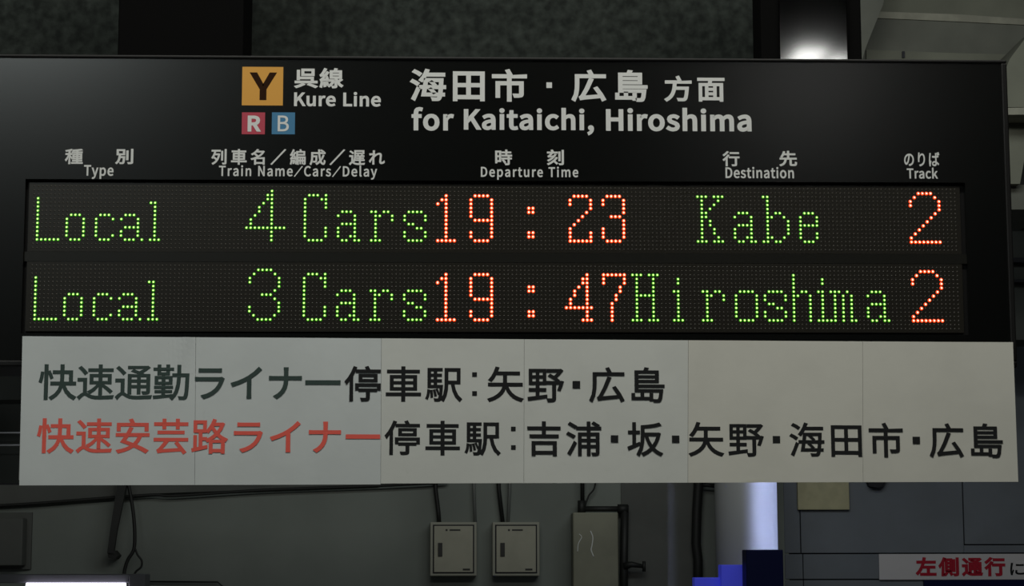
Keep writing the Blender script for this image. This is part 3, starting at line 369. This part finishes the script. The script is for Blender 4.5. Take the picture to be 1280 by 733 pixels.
# ceiling beams at the upper right
struct(prism('ceiling', [(1060, -60), (1400, -60), (1400, 34), (1200, 22), (1095, 16), (1060, 40)], 4.4, 1.5, 'concrete'))
struct(prism('trim_2', [(1088, 14), (1200, 18), (1300, 25), (1300, 32), (1200, 27), (1086, 22)], 4.385, 0.3, 'ledge'))
struct(prism('trim_3', [(1060, 21), (1086, 18), (1200, 21), (1310, 26), (1310, 90), (1060, 90)], 4.395, 1.0, 'concrete_dark'))
struct(prism('trim_13', [(1083, 62), (1180, 66), (1262, 68), (1262, 90), (1083, 90)], 4.385, 0.1, 'concrete'))
struct(prism('trim_14', [(1128, 64), (1131, 64), (1131, 72), (1128, 72)], 4.375, 0.02, 'joint'))
struct(prism('trim_4', [(1040, -40), (1112, -40), (1104, 5), (1082, 60), (1074, 90), (1040, 90)], 4.15, 0.4, 'concrete_dark'))
struct(prism('trim_5', [(1320, 10), (1283, 46), (1262, 74), (1255, 92), (1255, 134), (1320, 134)], 3.9, 0.8, 'concrete'))
struct(prism('trim_6', [(1250, 135), (1320, 134), (1320, 143), (1250, 143.5)], 3.8, 0.6, 'ledge'))
struct(prism('trim_7', [(1250, 143), (1320, 143), (1320, 160), (1281, 196), (1275, 230), (1250, 230)], 3.95, 0.5, 'concrete'))
struct(prism('trim_8', [(1250, 230), (1320, 233), (1320, 262), (1250, 262)], 4.0, 0.5, 'concrete_dark'))
struct(prism('wall_right', [(1240, 262), (1320, 262), (1320, 425), (1240, 425)], 5.2, 0.3, 'concrete_deep'))
for i, (y0, y1) in enumerate(((280, 283), (322, 328), (349, 353))):
    struct(pbox('trim_9', 1245, 1320, y0, y1, 5.15, 0.05, 'joint'))
# mottled fascia beam from which the board hangs
YF = 0.62
fa = at(-60, 71, YF); fb = at(1074, -60, YF)
struct(box('ceiling', fa.x - 0.6, fb.x, YF, YF + 0.35, at(640, 110, YF).z, 3.4, 'fascia'))
cb = box('ceiling', -7, 7, -12, -0.3, 4.9, 5.0, 'concrete_deep'); struct(cb)

# ================================================================== DEPARTURE BOARD
YP = -0.006                              # face of the printed panel; the LED face is y = 0
tl = at(0, 67.5, -0.02); br = at(1273, 459, -0.02); tr_ = at(1261, 71, -0.02)
bx0 = at(-62, 250, -0.02).x; bx1 = (br.x + tr_.x) / 2; bz1 = at(640, 69.5, -0.02).z; bz0 = br.z
BC = Vector(((bx0 + bx1) / 2, 0.08, bz0))
board = thing('departure_board', 'long black station departure board with printed headings and two rows of lit LED text', 'departure board', BC)
# housing: rounded shell around the panels
hv = boxd(bx0, bx1, 0.006, 0.20, bz0, bz1)
obj('housing', *hv, 'rim_black', board, bevel=0.006)
wdt = 0.011
def rimbar(x0, x1, z0, z1): return box('frame_bar', x0, x1, -0.010, 0.012, z0, z1, 'rim_black', board, bevel=0.0025)
pan_top = at(640, 76, YP).z
rimbar(bx0, bx1, pan_top, bz1); rimbar(bx0, bx1, bz0, bz0 + wdt)
rimbar(bx0, bx0 + wdt, bz0 + wdt, pan_top); rimbar(bx1 - wdt, bx1, bz0 + wdt, pan_top)
# printed front panel with the window of the display cut out
def led_xy(c, r): return ((c - 112) * 6 * S, ZC - (r - 16) * 6 * S)
wx0, wz1 = led_xy(-2.0, -1.6); wx1 = led_xy(225.4, 0)[0]; MOD = 19.240258 / 6 * 6
wz0 = led_xy(0, 19.24 + 15 + 1.5)[1]
X = [bx0 + wdt, wx0, wx1, bx1 - wdt]; Z = [bz0 + wdt, wz0, wz1, pan_top]
V = [(x, YP, z) for z in Z for x in X]; n = len(V); V += [(x, 0.004, z) for z in Z for x in X]
F = []
for j in range(3):
    for i in range(3):
        if (i, j) == (1, 1): continue
        F.append((j * 4 + i, j * 4 + i + 1, (j + 1) * 4 + i + 1, (j + 1) * 4 + i))
for a_, b_ in ((5, 6), (6, 10), (10, 9), (9, 5)): F.append((a_, b_, b_ + n, a_ + n))
obj('front_panel', V, F, 'panel_black', board)
# LED modules -------------------------------------------------------
def ring_dome(cx, cz, r, h, seg, rings):
    """small lens standing on y = 0, bulging to -y"""
    V = []; F = []
    for k in range(rings):
        t = (math.pi / 2) * k / rings; rr = r * math.cos(t); y = -h * math.sin(t)
        for s in range(seg):
            a = 2 * math.pi * (s + 0.5) / seg; V.append((cx + rr * math.cos(a), y, cz + rr * math.sin(a)))
    V.append((cx, -h, cz))
    for k in range(rings - 1):
        for s in range(seg):
            F.append((k * seg + s, k * seg + (s + 1) % seg, (k + 1) * seg + (s + 1) % seg, (k + 1) * seg + s))
    for s in range(seg): F.append(((rings - 1) * seg + s, (rings - 1) * seg + (s + 1) % seg, len(V) - 1))
    return V, F
D = {}
def run(cols, up): return [(c, up) for c in cols]
def rg(a, b): return list(range(a, b + 1))
def vert(c, a, b): return [(c, u) for u in range(a, b + 1)]
def sh(p, dc): return [(c + dc, u) for c, u in p]
L_ = vert(0, 0, 10) + run(rg(1, 5), 0)
o5 = vert(0, 1, 5) + run([1, 2, 3], 0) + vert(4, 1, 5) + run([1, 2, 3], 6)
c5 = vert(0, 1, 5) + run([1, 2, 3], 0) + [(4, 1), (4, 5)] + run([1, 2, 3], 6)
a5 = [(0, 1), (0, 2), (0, 5)] + run([1, 2, 3], 0) + run([1, 2, 3], 3) + run([1, 2, 3], 6) + vert(4, 1, 5) + [(5, 0)]
l5 = run([0, 1, 2], 0) + vert(1, 1, 9) + [(0, 9)]
four_big = vert(6, 0, 12) + run([0, 1, 2, 3, 4, 5, 7, 8, 9], 3) + [(5, 11), (5, 10), (4, 9), (3, 8), (3, 7), (2, 6), (1, 5), (1, 4)]
three_big = run(rg(2, 5), 0) + [(1, 1), (6, 1), (0, 2), (0, 3), (7, 2), (7, 3), (7, 4), (6, 5), (3, 6), (4, 6), (5, 6), (6, 7), (7, 8), (7, 9), (7, 10), (6, 11), (1, 11), (0, 10), (0, 9)] + run(rg(2, 5), 12)
C_ = vert(0, 1, 10) + run(rg(1, 4), 0) + [(5, 1), (5, 2), (5, 3)] + run([1, 2, 3], 11) + [(4, 10), (5, 11), (5, 10), (5, 9), (5, 8)]
a6 = [(0, 1), (0, 2), (0, 3), (1, 0), (2, 0), (3, 1)] + vert(4, 0, 6) + [(5, 0)] + run([1, 2, 3], 4) + run([1, 2, 3], 7) + [(0, 6)]
r6 = run([0, 1, 2], 0) + vert(1, 1, 7) + [(0, 7), (2, 6), (3, 7), (4, 7), (5, 6), (5, 5)]
s6 = run(rg(1, 4), 0) + [(0, 1), (0, 2), (5, 1), (5, 2), (3, 3), (4, 3), (1, 4), (2, 4), (0, 5), (0, 6), (5, 5), (5, 6)] + run(rg(1, 4), 7)
one = vert(2, 0, 11) + run([0, 1, 3, 4], 0) + [(1, 10), (0, 9)]
nine = run(rg(1, 4), 11) + vert(0, 6, 10) + run(rg(1, 4), 5) + vert(5, 1, 10) + [(0, 1), (0, 2)] + run(rg(1, 4), 0)
dots = [(0, 0), (1, 0), (0, 1), (1, 1)]
two = run(rg(1, 4), 11) + [(0, 10), (0, 9), (5, 10), (5, 9), (5, 8), (4, 7), (3, 6), (2, 5), (1, 4)] + vert(0, 0, 3) + run(rg(1, 5), 0) + [(5, 1), (5, 2)]
three = run(rg(1, 4), 11) + [(0, 10), (0, 9)] + vert(5, 7, 10) + run([2, 3, 4], 6) + vert(5, 1, 5) + [(0, 1), (0, 2), (0, 3)] + run(rg(1, 4), 0)
four = vert(5, 0, 11) + run([0, 1, 2, 3, 4, 6], 3) + [(4, 0), (6, 0), (4, 10), (4, 9), (3, 8), (2, 7), (2, 6), (1, 5), (1, 4)]
seven = run(rg(0, 5), 11) + [(0, 10), (0, 9), (5, 10), (5, 9), (4, 8), (4, 7), (3, 6), (3, 5)] + vert(2, 0, 4)
K_ = vert(1, 0, 11) + [(0, 0), (2, 0), (0, 11), (2, 11), (4, 0), (5, 0), (6, 0), (4, 11), (5, 11), (6, 11), (5, 10), (4, 9), (3, 8), (2, 7), (2, 6), (3, 5), (3, 4), (4, 3), (4, 2), (5, 1)]
b6 = vert(1, 0, 11) + [(0, 0), (0, 11), (2, 6), (3, 7), (4, 7), (5, 6)] + vert(6, 2, 5) + [(5, 1), (4, 0), (3, 0), (2, 1)]
e5 = vert(0, 1, 6) + run([1, 2, 3], 7) + [(4, 6), (4, 5)] + run([1, 2, 3, 4], 4) + [(4, 2), (4, 1)] + run([1, 2, 3], 0)
H_ = vert(1, 0, 11) + vert(5, 0, 11) + run([2, 3, 4], 6) + [(0, 0), (2, 0), (4, 0), (6, 0), (0, 11), (2, 11), (4, 11), (6, 11)]
i_ = vert(1, 0, 7) + [(0, 0), (2, 0), (0, 7), (1, 9), (1, 10)]
o6 = vert(0, 1, 6) + vert(5, 1, 6) + run(rg(1, 4), 0) + run(rg(1, 4), 7)
h6 = vert(0, 0, 11) + [(1, 6), (2, 7), (3, 7)] + vert(4, 0, 6)
m6 = vert(1, 0, 7) + [(0, 7), (2, 7), (0, 0)] + vert(3, 0, 6) + [(4, 7)] + vert(5, 0, 6) + [(6, 0)]
two_big = run(rg(2, 5), 12) + [(1, 11), (0, 10), (0, 9), (6, 11), (7, 10), (7, 9), (7, 8), (6, 7), (5, 6), (4, 5), (3, 4), (2, 3), (1, 2), (0, 1)] + run(rg(0, 7), 0)
ROWS = [
 [('L', 'g', L_, 1), ('o', 'g', o5, 8), ('c', 'g', c5, 15), ('a', 'g', a5, 21), ('l', 'g', l5, 28), ('4', 'g', four_big, 51), ('C', 'g', C_, 65), ('a', 'g', a6, 73), ('r', 'g', r6, 81), ('s', 'g', s6, 89),
  ('1', 'r', one, 97), ('9', 'r', nine, 105), ('colon upper dot', 'r', [(c, u + 7) for c, u in dots], 119), ('colon lower dot', 'r', [(c, u + 1) for c, u in dots], 119), ('2', 'r', two, 129), ('3', 'r', three, 137), ('K', 'g', K_, 160), ('a', 'g', a6, 169), ('b', 'g', b6, 176), ('e', 'g', e5, 185), ('2', 'r', two_big, 212)],
 [('L', 'g', L_, 1), ('o', 'g', o5, 8), ('c', 'g', c5, 15), ('a', 'g', a5, 21), ('l', 'g', l5, 28), ('3', 'g', three_big, 52), ('C', 'g', C_, 65), ('a', 'g', a6, 73), ('r', 'g', r6, 81), ('s', 'g', s6, 89),
  ('1', 'r', one, 97), ('9', 'r', nine, 105), ('colon upper dot', 'r', [(c, u + 7) for c, u in dots], 119), ('colon lower dot', 'r', [(c, u + 1) for c, u in dots], 119), ('4', 'r', four, 128), ('7', 'r', seven, 137), ('H', 'g', H_, 144), ('i', 'g', i_, 154), ('r', 'g', r6, 161), ('o', 'g', o6, 169), ('s', 'g', s6, 176), ('h', 'g', h6, 183), ('i', 'g', i_, 189), ('m', 'g', m6, 192), ('a', 'g', a6, 201), ('2', 'r', two_big, 212)]]
for mrow in (0, 1):
    r0 = mrow * MOD
    x0, z1 = led_xy(-1.2, r0 - 0.9); x1, z0 = led_xy(224.2, r0 + 15.9)
    pn = box('led_panel', x0, x1, 0.0, 0.005, z0, z1, 'led_board', board)
    lit = set()
    for nm, col, pts, c0 in ROWS[mrow]:
        PA = []; NC = []
        core = []; lens = []
        for (c, u) in sorted(set(pts)):
            lit.add((c + c0, 13 - u)); x, z = led_xy(c + c0, r0 + 13 - u)
            lv, lf = ring_dome(x, z, 0.003 if col == 'g' else 0.003 * 1.15, 0.0017, 10, 3)  # lens drawn oversize, its glowing rim stands in for the halo
            lens.append((lv, lf))
            V = [(x + 0.0016 * math.cos(2 * math.pi * s / 8), -0.00178, z + 0.0016 * math.sin(2 * math.pi * s / 8)) for s in range(8)]
            core.append((V, [tuple(range(8))]))
        lv, lf = join(lens); cv, cf = join(core)
        k = len(lv); VV = lv + cv; FF = lf + [tuple(i + k for i in q) for q in cf]
        me = bpy.data.meshes.new('led_character'); me.from_pydata(VV, [], FF)
        me.materials.append(MATS['green_lens_halo' if col == 'g' else 'red_lens_halo']); me.materials.append(MATS['green_core' if col == 'g' else 'red_core'])
        for i, p in enumerate(me.polygons): p.material_index = 0 if i < len(lf) else 1
        o = bpy.data.objects.new('led_character', me); COL.objects.link(o); o.parent = pn
        o['label'] = ('green' if col == 'g' else 'red') + ' lit LED ' + (nm if nm[:5] == 'colon' else ('digit ' if nm.isdigit() else 'letter ') + nm)
    off = []
    for c in range(224):
        for r in range(16):
            if (c, r) in lit: continue
            x, z = led_xy(c, r0 + r)
            off.append(ring_dome(x, z, 0.0017, 0.0009, 6, 1))
    v, f = join(off)
    o = obj('unlit_leds', v, f, 'led_off', pn); o['kind'] = 'stuff'
x0, z1 = led_xy(-2.0, 15.95); x1, z0 = led_xy(225.4, MOD - 0.95)
box('divider_strip', x0, x1, -0.0005, 0.005, z0, z1, 'led_module_gap', board)
# printed matter ----------------------------------------------------
YT = YP - 0.0006
def lt(text, px, py, bold=22, sx=1.0, m='print_white', name='lettering', parent=board, Y=YT, **k):
    return lettering(name, text, px, py, Y, m, parent, bold=bold, sx=sx, **k)
def symbol(px, py, m, ch, cpx, cpy, cm, bold, label):
    s = pbox('line_symbol', px[0], px[1], py[0], py[1], YT, 0.0008, m, board); s['label'] = label
    o = lettering('lettering', ch, cpx, cpy, YT - 0.0003, cm, s, bold=bold)
symbol((303, 353.5), (83.5, 132), 'symbol_orange', 'Y', (313, 345), (90.5, 125), 'print_brown', 34, 'orange square line symbol with the letter Y')
symbol((302.5, 331), (140.5, 168), 'symbol_red', 'R', (309.5, 325.5), (144.5, 164.5), 'print_white', 42, 'red square line symbol with the letter R')
symbol((340, 368.5), (140.5, 168), 'symbol_blue', 'B', (347, 361), (144.5, 164.2), 'print_white', 12, 'blue square line symbol with the letter B')
lt('呉線', (368, 429), (84.8, 110.2), 30, 1.14)
lt('KureLine'.replace('eL', 'e L'), (367.5, 476), (114.6, 133), 34, 1.06)
lt('海田市', (512.6, 658.8), (85.6, 126.6), 26, 1.08)
lt('●', (683, 690), (103, 110), 0)
lt('広島', (714.5, 809.7), (87, 127), 26, 1.08)
lt('方面', (830.6, 906), (94.5, 127), 26, 1.08)
lt('for', (514.4, 567.2), (133.8, 163.5), 36, 1.06); lt('Kaitaichi,', (579.8, 742.5), (134.3, 168.3), 36, 1.06); lt('Hiroshima', (757.6, 939.5), (134.3, 164.0), 36, 1.06)
lt('種', (81, 103.5), (186, 205.3), 26); lt('別', (144, 166.5), (186, 205.3), 26)
lt('Type', (104.6, 141.8), (206.3, 223.8), 26, 0.86)
lt('列車名／編成／遅れ', (264, 481), (186, 206), 24)
lt('Train Name/Cars/Delay', (273.4, 471.3), (206.2, 224), 24, 0.86)
lt('時', (619, 640.2), (187, 206.6), 26); lt('刻', (683.8, 705), (187, 206.6), 26)
lt('Departure Time', (601, 723), (208, 224.8), 26, 0.86)
lt('行', (903.4, 924.7), (189, 208), 26); lt('先', (974.4, 996.6), (188.6, 208), 26)
lt('Destination', (906.9, 992.6), (208.6, 222.9), 24, 0.86)
lt('のりば', (1130.2, 1174.7), (190, 208), 22, 0.72)
lt('Track', (1133.7, 1172.4), (209.6, 223.5), 26, 0.86)

# ================================================================== HANGERS
hp = thing('hanger_post', 'wide flat black post rising from the top of the board at the left', 'post', at(238, 75, 0.12))
zt = bz1 + 0.001
def post(name, px0, px1, Y, depth, m, parent, bevel=0.0, z0=0.0):
    a = at(px0, -60, Y); b = at(px1, -60, Y); return box(name, a.x, b.x, Y, Y + depth, zt + z0, a.z + 0.3, m, parent, bevel)
post('column', 150, 306, 0.10, 0.16, 'post_matte', hp, 0.003)

hp2 = thing('hanger_post', 'narrower glossy black post on the right top of the board, catching a lamp reflection', 'post', at(1010, 75, 0.12))
post('column', 949, 1074, 0.10, 0.10, 'post_matte', hp2, 0.003)
post('cover_plate', 973, 1056, 0.088, 0.011, 'post_gloss', hp2)



# ================================================================== PAPER NOTICE taped under the display
YN = -0.030
nA = at(640, 603, YN)
notice = thing('paper_notice', 'white paper strip of six joined sheets with two lines of Japanese text below the display', 'notice', nA)
seams = [28, 245, 477, 655.5, 860.5, 1078.5, 1266]
seamb = [24.3, 243.5, 476, 655, 860, 1079, 1273]
def ytop(x): return 420.5 + (x - 28) * 7.6 / 1238
def ybot(x): return 606.3 - (x - 24) * 3.4 / 1250
c0 = at(233, 421, YN); c1 = at(196, 560, YN)
def crease(x, z):
    t = (c0.z - z) / (c0.z - c1.z)
    if t > 1 or t < -0.2: return 0.0
    return 0.0030 * math.exp(-((x - (c0.x + (c1.x - c0.x) * t)) / 0.013) ** 2) * (1 - max(t, 0)) ** 2
def wave(x, z): return 0.0011 * math.sin(x * 7.0 + 0.6) * math.sin(z * 9.0 + x * 2.0) + 0.0005 * math.sin(x * 23.0 + z * 11.0) + crease(x, z)
tint = ['paper_cool', 'paper_cool', 'paper', 'paper', 'paper_warm', 'paper_warm']
for s in range(6):
    nx, nz = 44, 24; V = []; F = []; lift = 0.0005 if s in (0, 2, 4) else 0.0
    ov = -0.35 if s < 5 else 0
    for j in range(nz + 1):
        for i in range(nx + 1):
            a_ = i / nx; b_ = j / nz
            xt = seams[s] + (seams[s + 1] + ov - seams[s]) * a_; xb = seamb[s] + (seamb[s + 1] + ov - seamb[s]) * a_
            p = at(xt, ytop(xt), YN) * (1 - b_) + at(xb, ybot(xb) + (0.9 if s < 2 else -0.3), YN) * b_
            d = lift + wave(p.x, p.z)
            V.append(p + Vector((0, -d, 0)))
    for j in range(nz):
        for i in range(nx):
            q = j * (nx + 1) + i; F.append((q, q + 1, q + nx + 2, q + nx + 1))
    k = len(V); V2 = [v + Vector((0, 0.0009, 0)) for v in V]
    F2 = [tuple(i + k for i in f[::-1]) for f in F]
    rim = [i for i in range(nx + 1)] + [j * (nx + 1) + nx for j in range(1, nz + 1)] + [nz * (nx + 1) + i for i in range(nx - 1, -1, -1)] + [j * (nx + 1) for j in range(nz - 1, 0, -1)]
    F3 = [(rim[i], rim[(i + 1) % len(rim)], rim[(i + 1) % len(rim)] + k, rim[i] + k) for i in range(len(rim))]
    obj('paper_sheet', V + V2, F + F2 + F3, tint[s], notice, smooth=False)
# backing boards that carry the sheets and hang from the board's lower edge
bk = [at(30, 428, -0.0165), at(1262, 434, -0.0165)]
box('backing_board', bk[0].x, bk[1].x, YN + 0.0045, -0.0175, at(640, 600, YN).z, at(640, 432, YN).z, 'backing_grey', notice)
YI = YN - 0.0010
def nt_(text, px, py, dy, m, bold=15, label=None):
    o = lettering('lettering', text, px, py, YI, m, notice, bold=bold, level=False, dy=dy, sx=1.02)
    for v in o.data.vertices: v.co.y -= wave(v.co.x, v.co.z)
    if label: o['label'] = label
nt_('快速通勤ライナー', (47.5, 425.5), (455.5, 500.5), 0.8, 'ink_green', label='dark green printed characters')
nt_('停車駅:矢野・広島', (430.5, 831), (457.6, 502.2), 1.6, 'ink_black', label='black printed characters')
nt_('快速安芸路ライナー', (45.5, 475), (523, 567.8), 1.3, 'ink_red', label='red printed characters')
nt_('停車駅:吉浦・坂・矢野・海田市・広島', (480.6, 1254.3), (525.5, 569.6), 3.6, 'ink_black', label='black printed characters')

# ================================================================== THINGS ON THE BACK WALL
YB = YW
def breaker(x0, x1, y0, y1, label, gx):
    a_ = at(x0, y1, YB - 0.09); b_ = at(x1, y0, YB - 0.09)
    t = thing('breaker_box', label, 'electrical box', ((a_.x + b_.x) / 2, YB, a_.z), 'breaker boxes on the back wall')
    box('body', a_.x, b_.x, YB - 0.09, YB, a_.z, b_.z, 'breaker_edge', t, bevel=0.004)
    i0 = at(x0 + 4.2, y1 - 4, YB - 0.094); i1 = at(x1 - 4, y0 + 4, YB - 0.094)
    box('door_gasket', i0.x - 0.003, i1.x + 0.003, YB - 0.092, YB - 0.088, i0.z - 0.003, i1.z + 0.003, 'joint', t)
    d = box('door', i0.x + 0.003, i1.x - 0.003, YB - 0.098, YB - 0.09, i0.z + 0.003, i1.z - 0.003, 'breaker_paint', t, bevel=0.0015)
    def sub(nm, q, m):
        p0 = at(q[0], q[3], YB - 0.1); p1 = at(q[1], q[2], YB - 0.1)
        o = box(nm, p0.x, p1.x, YB - 0.104, YB - 0.097, p0.z, p1.z, m, d, bevel=0.001)
        return o
    h = sub('handle', (x0 + 10, x0 + 15.5, y0 + 26, y0 + 43), 'handle_black')
    for q in ((x0 + 19.5, x0 + 22, y0 + 8.8, y0 + 11.2), (x0 + 24.5, x0 + 38, y0 + 9, y0 + 11), (x0 + 41, x0 + 50, y0 + 58.2, y0 + 60.6)):
        p0 = at(q[0], q[3], YB - 0.0985); p1 = at(q[1], q[2], YB - 0.0985)
        o = box('nameplate', p0.x, p1.x, YB - 0.0992, YB - 0.0975, p0.z, p1.z, 'handle_black', d)
breaker(537.5, 596, 653, 720.5, 'beige metal breaker box on the wall, left one of the pair', 0)
breaker(615.5, 674.5, 653, 720.5, 'beige metal breaker box on the wall, right one of the pair', 0)
def pipe(label, pix, r, Y=YB - 0.03, m='conduit', name='conduit', cat='conduit', group=None):
    P = [at(x, y, Y) for x, y in pix]
    o = tube(name, P, r, m); tag(o, label, cat, group); return o
pipe('thin dark conduit entering the left breaker box, left of its two', [(544, 560), (544.5, 612), (548, 640), (549, 654)], 0.010)
pipe('thin grey conduit entering the left breaker box at its right', [(591.5, 560), (592.5, 612), (594, 654)], 0.007, m='conduit_grey')
pipe('dark conduit entering the right breaker box from above, leftmost', [(622, 560), (623.5, 612), (628.5, 654)], 0.010)
pipe('thin conduit entering the right breaker box, close beside the darker one', [(637, 560), (637, 612), (635, 654)], 0.007, m='conduit_grey')
# conduit elbow beside the stained cabinet
cd = thing('conduit_run', 'black conduit that steps sideways above the stained cabinet and drops beside it', 'conduit', at(780, 760, YB - 0.05))
tube('pipe', [at(728, 550, YB - 0.06), at(728, 632, YB - 0.06)], 0.010, 'conduit', cd)
tube('pipe', [at(726, 636.5, YB - 0.07), at(782, 636.5, YB - 0.07)], 0.013, 'conduit', cd)
tube('pipe', [at(781, 632, YB - 0.07), at(780, 700, YB - 0.07), at(780, 790, YB - 0.07)], 0.019, 'conduit', cd)
tube('elbow', [at(727, 626, YB - 0.07), at(727, 643, YB - 0.07)], 0.019, 'conduit', cd)
tube('elbow', [at(772, 636.5, YB - 0.07), at(785, 636.5, YB - 0.07)], 0.022, 'conduit', cd)
tube('branch', [at(780, 708, YB - 0.08), at(790, 706, YB - 0.09), at(804, 708.5, YB - 0.09)], [0.02, 0.014, 0.009], 'conduit', cd)
tube('valve', [at(805, 702, YB - 0.09), at(805, 715, YB - 0.09)], 0.008, 'conduit', cd)
tube('cable', spline([(746, 560), (744, 606), (736, 620), (731, 634)], YB - 0.05), 0.004, 'conduit', cd)
# stained cabinet
kb = thing('cabinet', 'tall narrow beige cabinet with white drip stains on the back wall', 'cabinet', at(745, 790, YB - 0.15))
pbox('body', 716, 774, 641, 800, YB - 0.16, 0.16, 'cabinet', kb, bevel=0.006)
for pp, rr in (([(738, 664), (741, 672), (740, 682), (739, 688), (742, 696)], 0.0028), ([(724, 668), (727, 672), (723, 680), (722, 690)], 0.002)):
    tube('drip_stain', [p for p in spline(pp, YB - 0.1615)], rr, 'drip_white', kb, n=5)
# dark strip of wall behind the conduits
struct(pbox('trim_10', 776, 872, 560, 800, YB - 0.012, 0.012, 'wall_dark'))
pd = thing('downpipe', 'thick black drainpipe left of the bluish white pillar', 'pipe', at(874, 790, YB - 0.08))
tube('pipe', [at(872.5, 560, YB - 0.06), at(873, 607, YB - 0.06), at(871, 640, YB - 0.06), at(870, 680, YB - 0.06), at(872.5, 700, YB - 0.06), at(872.5, 800, YB - 0.06)], [0.023] * 6, 'conduit', pd, n=14)
tube('pipe_arm', [at(876, 606, YB - 0.06), at(897, 608, YB - 0.06)], 0.010, 'conduit', pd)
# white pillar lit from the side
YPI = 5.3
a_ = at(899, 640, YPI); b_ = at(977.5, 640, YPI); rad = (b_.x - a_.x) / 2; pcx = (a_.x + b_.x) / 2
pil = tube('pillar', [(pcx, YPI + rad, 0), (pcx, YPI + rad, 3.9)], rad, 'pillar_white', n=48)
tag(pil, 'round white pillar lit bluish from its right side', 'pillar')
so.location = (pcx + 0.80, YPI + rad - 0.85, 2.05)
so.rotation_euler = (Vector((pcx + 0.028, YPI + rad, 2.03)) - so.location).to_track_quat('-Z', 'Y').to_euler()
# blue signs at the foot of the pillar
ns = pbox('sign_box', 932.5, 981, 687.5, 800, 4.86, 0.12, 'sign_navy', bevel=0.004); tag(ns, 'dark navy sign box in front of the white pillar', 'sign')
bs = pbox('blue_sign', 901.5, 936, 706.5, 800, 5.0, 0.10, 'sign_blue', bevel=0.003); tag(bs, 'bright blue sign panel directly left of the navy box', 'sign')
b2 = pbox('blue_sign', 868, 903, 722.5, 800, 5.05, 0.08, 'sign_blue', bevel=0.003); tag(b2, 'lower blue sign panel at the foot of the black drainpipe', 'sign')
# sheet and small items on the panel wall
sh_ = pbox('wall_plate', 996, 1062, 560, 637.5, YW - 0.03, 0.028, 'beige_sheet', bevel=0.002); tag(sh_, 'beige square plate on the grey-blue wall below the notice', 'plate')
hk = prism('hook', [(1083, 598), (1108, 598), (1104, 607), (1098, 610), (1087, 608)], YW - 0.05, 0.045, 'joint', bevel=0.001); tag(hk, 'small dark hook on the grey-blue wall', 'hook')
bn = thing('banner_sign', 'white banner with red Japanese characters on the grey-blue wall', 'sign', at(1200, 724, YW - 0.03))
pbox('banner_sheet', 1098.6, 1420, 693, 724.5, YW - 0.02, 0.010, 'banner_white', bn)
lettering('lettering', '左側通行', (1145, 1257), (697, 721), YW - 0.022, 'banner_red', bn, bold=42, sx=1.1, label='red printed characters')
lettering('lettering', 'に', (1263, 1281), (704, 719.5), YW - 0.022, 'ink_black', bn, bold=20, label='black printed character')
nb = pbox('sign_strip', 1155, 1420, 725.5, 800, YW - 0.03, 0.02, 'sign_navy'); tag(nb, 'navy blue strip under the white banner', 'sign')
# left part: wall box, hook, cable, lamp
lb = thing('wall_box', 'pale box at the left picture edge above the lit lamp', 'box', at(0, 708, YW - 0.1))
pbox('body', -60, 27, 648, 707.5, YW - 0.12, 0.10, 'wall_dark', lb, bevel=0.006)
pbox('back_plate', -70, 38, 641, 712, YW - 0.02, 0.02, 'wall_dark', lb)
ho = thing('bracket', 'dark slanting bracket hanging beside the looped cable', 'bracket', at(150, 695, YW - 0.1))
prism('arm', [(149.5, 590), (161, 590), (145.5, 664), (141.5, 692), (134.5, 691), (138, 664)], YW - 0.12, 0.03, 'conduit', ho, bevel=0.002)
prism('foot', [(134.5, 690), (142, 689), (147, 695), (144, 698.5), (136, 697.5)], YW - 0.11, 0.105, 'conduit', ho, bevel=0.002)
ca = thing('cable', 'black cable with a small loop above the lit lamp', 'cable', at(165, 690, YW - 0.1))
tube('strand', spline([(157, 590), (163, 618), (167, 645), (168.5, 670), (167, 688), (160, 700), (156, 712), (155, 722)], YW - 0.115), 0.0085, 'conduit', ca)
tube('strand', spline([(168, 684), (172, 694), (177, 701), (176.5, 709), (170, 715), (166, 722)], YW - 0.115), 0.005, 'conduit', ca)
sc_ = tube('sagging_cable', spline([(-40, 634.5), (40, 630), (118, 624), (190, 619), (220, 620), (330, 613), (475, 607.5), (560, 603)], YW - 0.04), 0.007, 'conduit')
tag(sc_, 'black cable running along the sloping edge at the upper left of the wall', 'cable')
tube_r = tube('conduit', [at(184, 727.5, YW - 0.02), at(272, 728, YW - 0.02), at(281, 736, YW - 0.02)], 0.004, 'conduit')
tag(tube_r, 'thin dark line of conduit right of the lit lamp', 'conduit')
YL = 4.6
lp = thing('ceiling_lamp', 'lit fluorescent lamp in a dark housing at the lower left edge', 'lamp', at(95, 745, YL))
pbox('housing', -60, 161, 718.5, 729, YL, 0.12, 'lamp_housing', lp, bevel=0.004)
pbox('end_cap', 161, 181, 718, 736, YL - 0.01, 0.14, 'lamp_housing', lp, bevel=0.004)
a_ = at(33, 734, YL - 0.005); b_ = at(157, 734, YL - 0.005)
tube('tube', [a_, b_], 0.016, 'tube_glow', lp, n=14)
# the place beyond the left end of the board: dark beams with a pair of steel rails
struct(prism('trim_11', [(-80, 560 - 140), (60, 560 - 140), (60, 500), (-80, 500)], 3.2, 0.2, 'concrete_deep'))
struct(pbox('trim_12', -80, 60, 496, 604, 3.6, 0.2, 'concrete_deep'))
for y, lab in ((541.5, 'thin bright steel rail left of the notice, upper of the two'), (557, 'thin bright steel rail left of the notice, lower of the two')):
    tag(tube('handrail', [at(-80, y + 0.5, 3.5), at(60, y - 0.5, 3.5)], 0.003, 'rail_steel'), lab, 'rail', None)
